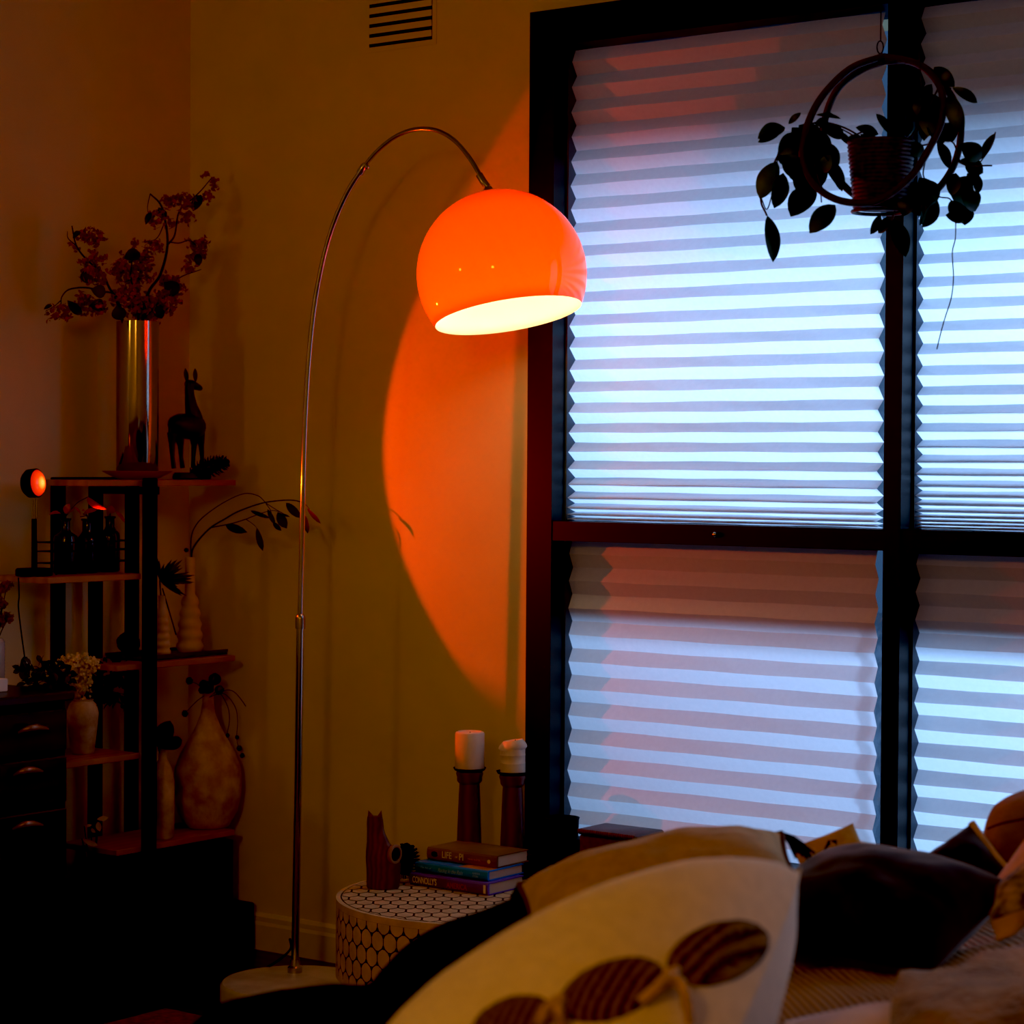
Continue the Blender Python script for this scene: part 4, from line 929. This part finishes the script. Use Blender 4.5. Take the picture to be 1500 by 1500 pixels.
# 1 front white cushion with tufted ovals
exw = (R*.87 + U*.47 + F*.12).normalized(); eyw = (R*.36 + U*.50 + F*.79).normalized()
o = atD(1208, 1240, 2.5) - exw*.262 - eyw*.20 + U*.0
b, S, axs = pillow(o, exw, eyw, .262, .20, .165, seed=1, k=.05, shear=True, wr=.004, cr=.09)
c = thing('cushion', o - V((0,0,.15)), 'large white cushion with brown tufted ovals, nearest on the daybed', 'cushion')
b.build('cover', M_cushW, c, angle=180)
S_front = S; ax_front = axs
from mathutils.bvhtree import BVHTree
bvh_front = BVHTree.FromPolygons([tuple(v) for v in b.v], b.f)
def on_front(px, py):
    d = ray(px, py); h = bvh_front.ray_cast(CAM, d.normalized())
    if h[0] is None: return atD(px, py, 2.5), -F
    n_ = h[1]; n_ = n_ if n_.dot(d) < 0 else -n_
    return h[0], n_
def oval(cx, cy, ra, rb2, rot):
    q = MB(); nr2, na = 10, 44; vs = []; ca, sa = math.cos(math.radians(rot)), math.sin(math.radians(rot))
    for i in range(nr2+1):
        rr = i/nr2
        for j in range(na if i else 1):
            a = 2*PI*j/na; x = ra*rr*math.cos(a); y = rb2*rr*math.sin(a)
            p, n_ = on_front(cx + x*ca + y*sa, cy - x*sa + y*ca)
            vs.append(p + n_*(.006*math.sqrt(max(0,1-rr**4)) + .0012*math.sin(x*.8)*(rr<1) - .001*(rr==1)))
    fs = [(0,1+j,1+(j+1)%na) for j in range(na)] + [(1+(i-1)*na+j,1+i*na+j,1+i*na+(j+1)%na,1+(i-1)*na+(j+1)%na) for i in range(1,nr2) for j in range(na)]
    q.add(vs, [f[::-1] for f in fs]); q.build('tufted_oval', M_tuft, c, angle=180)
for q in ((1052,1396,80,46,19),(896,1450,84,44,20),(750,1496,64,36,20)): oval(*q)
for (x, y, tl) in ((972,1440,((948,1462),(935,1470),(1000,1478),(1006,1500))),(812,1480,((790,1500),(824,1512)))):
    q = MB(); p, n_ = on_front(x, y)
    q.ball(p + n_*.009, (.012,.014,.009), 10, 7, axes=axs, jit=.25)
    for t_ in tl:
        e, ne = on_front(*t_); q.tube(curve([p+n_*.016, lerp(p,e,.5)+n_*.022, e+ne*.005],4), .0052, 6)
    q.build('yarn_knot', M_knot, c)

# 2 ochre bolster cushion behind
o = atD(965, 1300, 3.2)
b, S, axs = pillow(o, (R*.985+U*.19+F*.02), (U*.38+F*.92), .190, .078, .070, seed=4, k=.05)
c = thing('cushion', o - V((0,0,.1)), 'long ochre linen cushion with dark corner tassels behind the white cushion', 'cushion')
b.build('cover', M_cushO, c, angle=180)
b = MB(); pp = perim(S); b.tube(pp, .0045, 6, caps=False); b.build('piping', mat('dark_brown_piping',(.10,.04,.012),.9), c)
for (u,v,d) in ((1,1,(R*.75-U*.75)),(-1,1,(-R*.1-U*1)),(-1,-1,(-R*.5-U*.8)),(1,-1,(R*.5-U*.8))):
    b = MB(); p = S(u,v,1)
    for i in range(26): 
        q = p + d.normalized()*.045*rnd.uniform(.7,1.1) + V((rnd.gauss(0,.008),rnd.gauss(0,.008),rnd.gauss(0,.006))); b.tube([p, lerp(p,q,.5)+V((0,0,.003)), q], .0022, 5)
    b.build('tassel', M_dark, c)

# 3 mustard cushion corner with black diamond
def wedge():
    o = atD(1222, 1262, 3.45); ex = (R*.93+U*.36+F*.05); ey = (-R*.34+U*.80+F*.5)
    b, S, axs = pillow(o, ex, ey, .050, .045, .022, n=18, seed=9, k=.03)
    c = thing('cushion', o - V((0,0,.04)), 'small mustard cushion corner with black diamond poking up behind navy cushion', 'cushion'); b.build('cover', M_cushY, c, angle=180)
    b = MB(); pts = [(-.45,.1),(.05,.62),(.30,.52),(.12,.05)]
    b.add([S(u,v,1)+axs[2]*.0015 for u,v in pts], [(0,1,2,3)]); b.build('diamond_print', M_dark, c, smooth=False)
wedge()
o = atD(1268, 1262, 3.5); b, S, axs = pillow(o, R*.98-U*.2, U*.8+F*.6, .045, .035, .018, n=14, seed=12)
c = thing('cushion', o-V((0,0,.03)), 'white cushion tip showing beside the mustard corner before the mullion', 'cushion'); b.build('cover', M_cushW, c, angle=180)

# 4 navy cushion + 5 eared navy cushion behind
o = atD(1280, 1334, 3.12); Dn = (U*.45+F*.89)
b, S, axs = pillow(o, (R*.125-Dn*.040), (R*.074+Dn*.092), .137, .123, .075, seed=21, k=.04, shear=True)
c = thing('cushion', o-V((0,0,.08)), 'big navy black velvet cushion lying on the ribbed blanket', 'cushion'); b.build('cover', M_cushN, c, angle=180)
o = atD(1398, 1292, 3.36)
b, S, axs = pillow(o, (R*.80+U*.50+F*.1), (-R*.30+U*.72+F*.6), .075, .062, .035, seed=33, k=.05, n=20)
c = thing('cushion', o-V((0,0,.06)), 'smaller dark cushion with raised corner and beige trim behind the navy one', 'cushion'); b.build('cover', M_cushN, c, angle=180)
b = MB(); P_ = [S(1,-1+2*i/12,1) for i in range(13)]; b.tube(P_, .006, 8); b.build('trim', M_knot, c)

# 6 patchwork cushion at the frame edge, peach cloth, spotted scarf
o = atD(1560, 1262, 3.42)
b, S, axs = pillow(o, (R*.93+U*.15-F*.3), (U*.92-R*.12+F*.35), .118, .115, .07, seed=40, k=-.02, cr=.2)
c = thing('cushion', o-V((0,0,.1)), 'brown patchwork quilted cushion standing at the picture edge by window', 'cushion'); b.build('cover', M_quilt, c, angle=180)
b = MB()
for v in (-.5,0,.5):
    P_ = [S(-1+2*i/20,v,1)+axs[2]*.0006 for i in range(1,20)]; b.tube(P_, .0018, 5)
b.build('quilt_seam', M_stem, c)
def cloth(name, label, cat, rows, mt, d_th=.0, wr=.004, sub=4):
    # rows: list of lists of (px,py,depth); lofted sheet with soft folds
    R_ = [curve([atD(*p) for p in r], sub) for r in rows]; cols = list(zip(*R_)); G = [curve(list(cl), sub) for cl in cols]
    b = MB(); n1, n2 = len(G), len(G[0]); vs = []
    for i in range(n1):
        for j in range(n2):
            p = G[i][j]; vs.append(p + V((0,0,1))*wr*(noise.noise(p*14) + .6*noise.noise(p*33)))
    b.add(vs, [(i*n2+j,i*n2+j+1,(i+1)*n2+j+1,(i+1)*n2+j) for i in range(n1-1) for j in range(n2-1)])
    o = b.build(name, mt, angle=180); sm = o.modifiers.new('thick', 'SOLIDIFY'); sm.thickness = .006; sm.offset = 0
    return tag(o, label, cat)
cloth('folded_cloth', 'peach folded cloth leaning against the patchwork cushion', 'cloth', [[(1448,1310,3.2),(1475,1270,3.2),(1510,1225,3.2),(1540,1200,3.2)],[(1452,1345,3.1),(1480,1320,3.1),(1515,1290,3.1),(1545,1270,3.1)],[(1460,1380,3.05),(1490,1365,3.05),(1520,1340,3.05),(1550,1320,3.05)]], M_peach)
cloth('spotted_scarf', 'spotted brown and cream scarf by the tip of the navy cushion', 'scarf', [[(1462,1300,3.0),(1482,1280,3.0),(1505,1262,3.0),(1530,1255,3.0)],[(1460,1322,2.97),(1482,1310,2.95),(1508,1300,2.95),(1530,1292,2.95)],[(1452,1345,2.95),(1480,1338,2.93),(1508,1330,2.93),(1530,1326,2.93)]], M_spot)
cloth('ribbed_blanket', 'ribbed beige blanket spread under the navy cushion', 'blanket', [[(1090,1330,3.45),(1230,1340,3.45),(1370,1345,3.4),(1540,1330,3.35)],[(1090,1400,3.2),(1220,1400,3.18),(1370,1402,3.12),(1540,1370,3.06)],[(1080,1470,2.95),(1220,1450,2.95),(1370,1450,2.9),(1540,1420,2.85)],[(1080,1560,2.78),(1220,1530,2.78),(1370,1520,2.74),(1540,1500,2.7)]], M_rib, wr=.010)
cloth('fur_throw', 'brown shaggy fur throw heaped nearest the lower picture corner', 'throw', [[(1318,1425,2.66),(1380,1418,2.7),(1440,1400,2.75),(1540,1372,2.8)],[(1310,1455,2.58),(1375,1445,2.55),(1440,1430,2.58),(1540,1410,2.6)],[(1305,1510,2.45),(1375,1490,2.4),(1440,1480,2.4),(1540,1470,2.4)],[(1300,1590,2.35),(1375,1580,2.3),(1440,1570,2.3),(1540,1560,2.3)]], M_fur, wr=.012)
cloth('pale_sheet', 'pale pink sheet edge between the white cushion and fur throw', 'sheet', [[(1150,1500,2.62),(1200,1488,2.6),(1260,1474,2.6),(1320,1468,2.6)],[(1150,1530,2.5),(1200,1512,2.5),(1260,1500,2.5),(1320,1495,2.5)],[(1150,1590,2.4),(1200,1580,2.4),(1260,1570,2.4),(1320,1560,2.4)]], M_pink, wr=.003)

# black throw over the arm
rid = [(255,1520,2.80),(320,1470,2.85),(390,1453,2.9),(470,1441,2.95),(535,1441,3.0),(558,1420,3.05),(595,1383,3.1),(645,1353,3.15),(705,1333,3.2),(765,1312,3.25),(850,1306,3.3),(940,1310,3.32),(1060,1330,3.35)]
sp = curve([atD(*q) for q in rid], 5); b = MB(); vs = []
offs = [(-.46,-.34),(-.36,-.26),(-.24,-.16),(-.14,-.075),(-.06,-.026),(0,-.001),(.05,-.012),(.10,-.06),(.14,-.16),(.16,-.3)]
for p in sp:
    for (q, dz) in offs:
        w = p + hF*q + V((0,0,dz)); amp = .010*min(1,abs(q)*9)
        vs.append(w + V((0,0,1))*amp*(noise.noise(w*12)+.5*noise.noise(w*30)))
n2 = len(offs)
b.add([V((v.x,v.y,max(v.z,.355))) for v in vs], [(i*n2+j,i*n2+j+1,(i+1)*n2+j+1,(i+1)*n2+j) for i in range(len(sp)-1) for j in range(n2-1)])
th = b.build('throw_blanket', M_throw, angle=180); tag(th, 'black fleece throw draped over the daybed end before the drum table', 'throw')

# ------------------------------------------------------------------ lights
def light(name, kind, loc, energy, col, **kw):
    l = bpy.data.lights.new(name, kind); l.energy = energy; l.color = col
    o = bpy.data.objects.new(name, l); COL.objects.link(o); o.location = loc
    for k_, v_ in kw.items(): setattr(l, k_, v_)
    return o
def aim(o, d): o.rotation_euler = V(d).to_track_quat('-Z', 'Y').to_euler()
bl_ = light('bulb_uplight', 'SPOT', sc_ + nd*SR*.46, 4.6, (1,.60,.20), shadow_soft_size=.012, spot_size=math.radians(179), spot_blend=.03); aim(bl_, -nd)
light('bulb_light', 'POINT', bc + nd*.05, .8, (1,.56,.18), shadow_soft_size=.02)
sp_ = light('sunset_spot', 'SPOT', lc + ha*.03, 32, (1,.05,.001), shadow_soft_size=.006, spot_size=math.radians(81), spot_blend=.06); aim(sp_, ha)
light('side_lamp', 'POINT', (.32,-3.0,1.75), 8.8, (1,.45,.04), shadow_soft_size=.07)
light('room_lamp', 'POINT', (3.4,-4.9,2.05), 46, (1,.415,.03), shadow_soft_size=.15)
sky = light('sky_light', 'AREA', (3.5,3.4,3.55), 1050, (.30,.56,1), shape='RECTANGLE', size=1.2, size_y=.8); aim(sky, V((1.9,0,1.0)) - sky.location)

side = light('cushion_rim_fill', 'AREA', (3.55,-.06,1.1), 5.5, (.62,.70,1), shape='RECTANGLE', size=.7, size_y=1.3, spread=math.radians(120)); aim(side, V((2.9,-1.9,.85)) - side.location)  # added unseen fill lamp that lights the cushion rims
w = bpy.data.worlds.new('dusk'); scene.world = w; w.use_nodes = True
bg = w.node_tree.nodes['Background']; bg.inputs['Color'].default_value = (.10,.25,.55,1); bg.inputs['Strength'].default_value = .32

scene.view_settings.view_transform = 'Standard'; scene.view_settings.look = 'None'; scene.view_settings.exposure = 0
scene.view_settings.use_curve_mapping = True
cm = scene.view_settings.curve_mapping; cm.black_level = (.007, .007, .007); cm.update()
scene.cycles.use_denoising = True; scene.cycles.max_bounces = 10; scene.cycles.sample_clamp_indirect = 6
scene.cycles.caustics_reflective = False; scene.cycles.caustics_refractive = False
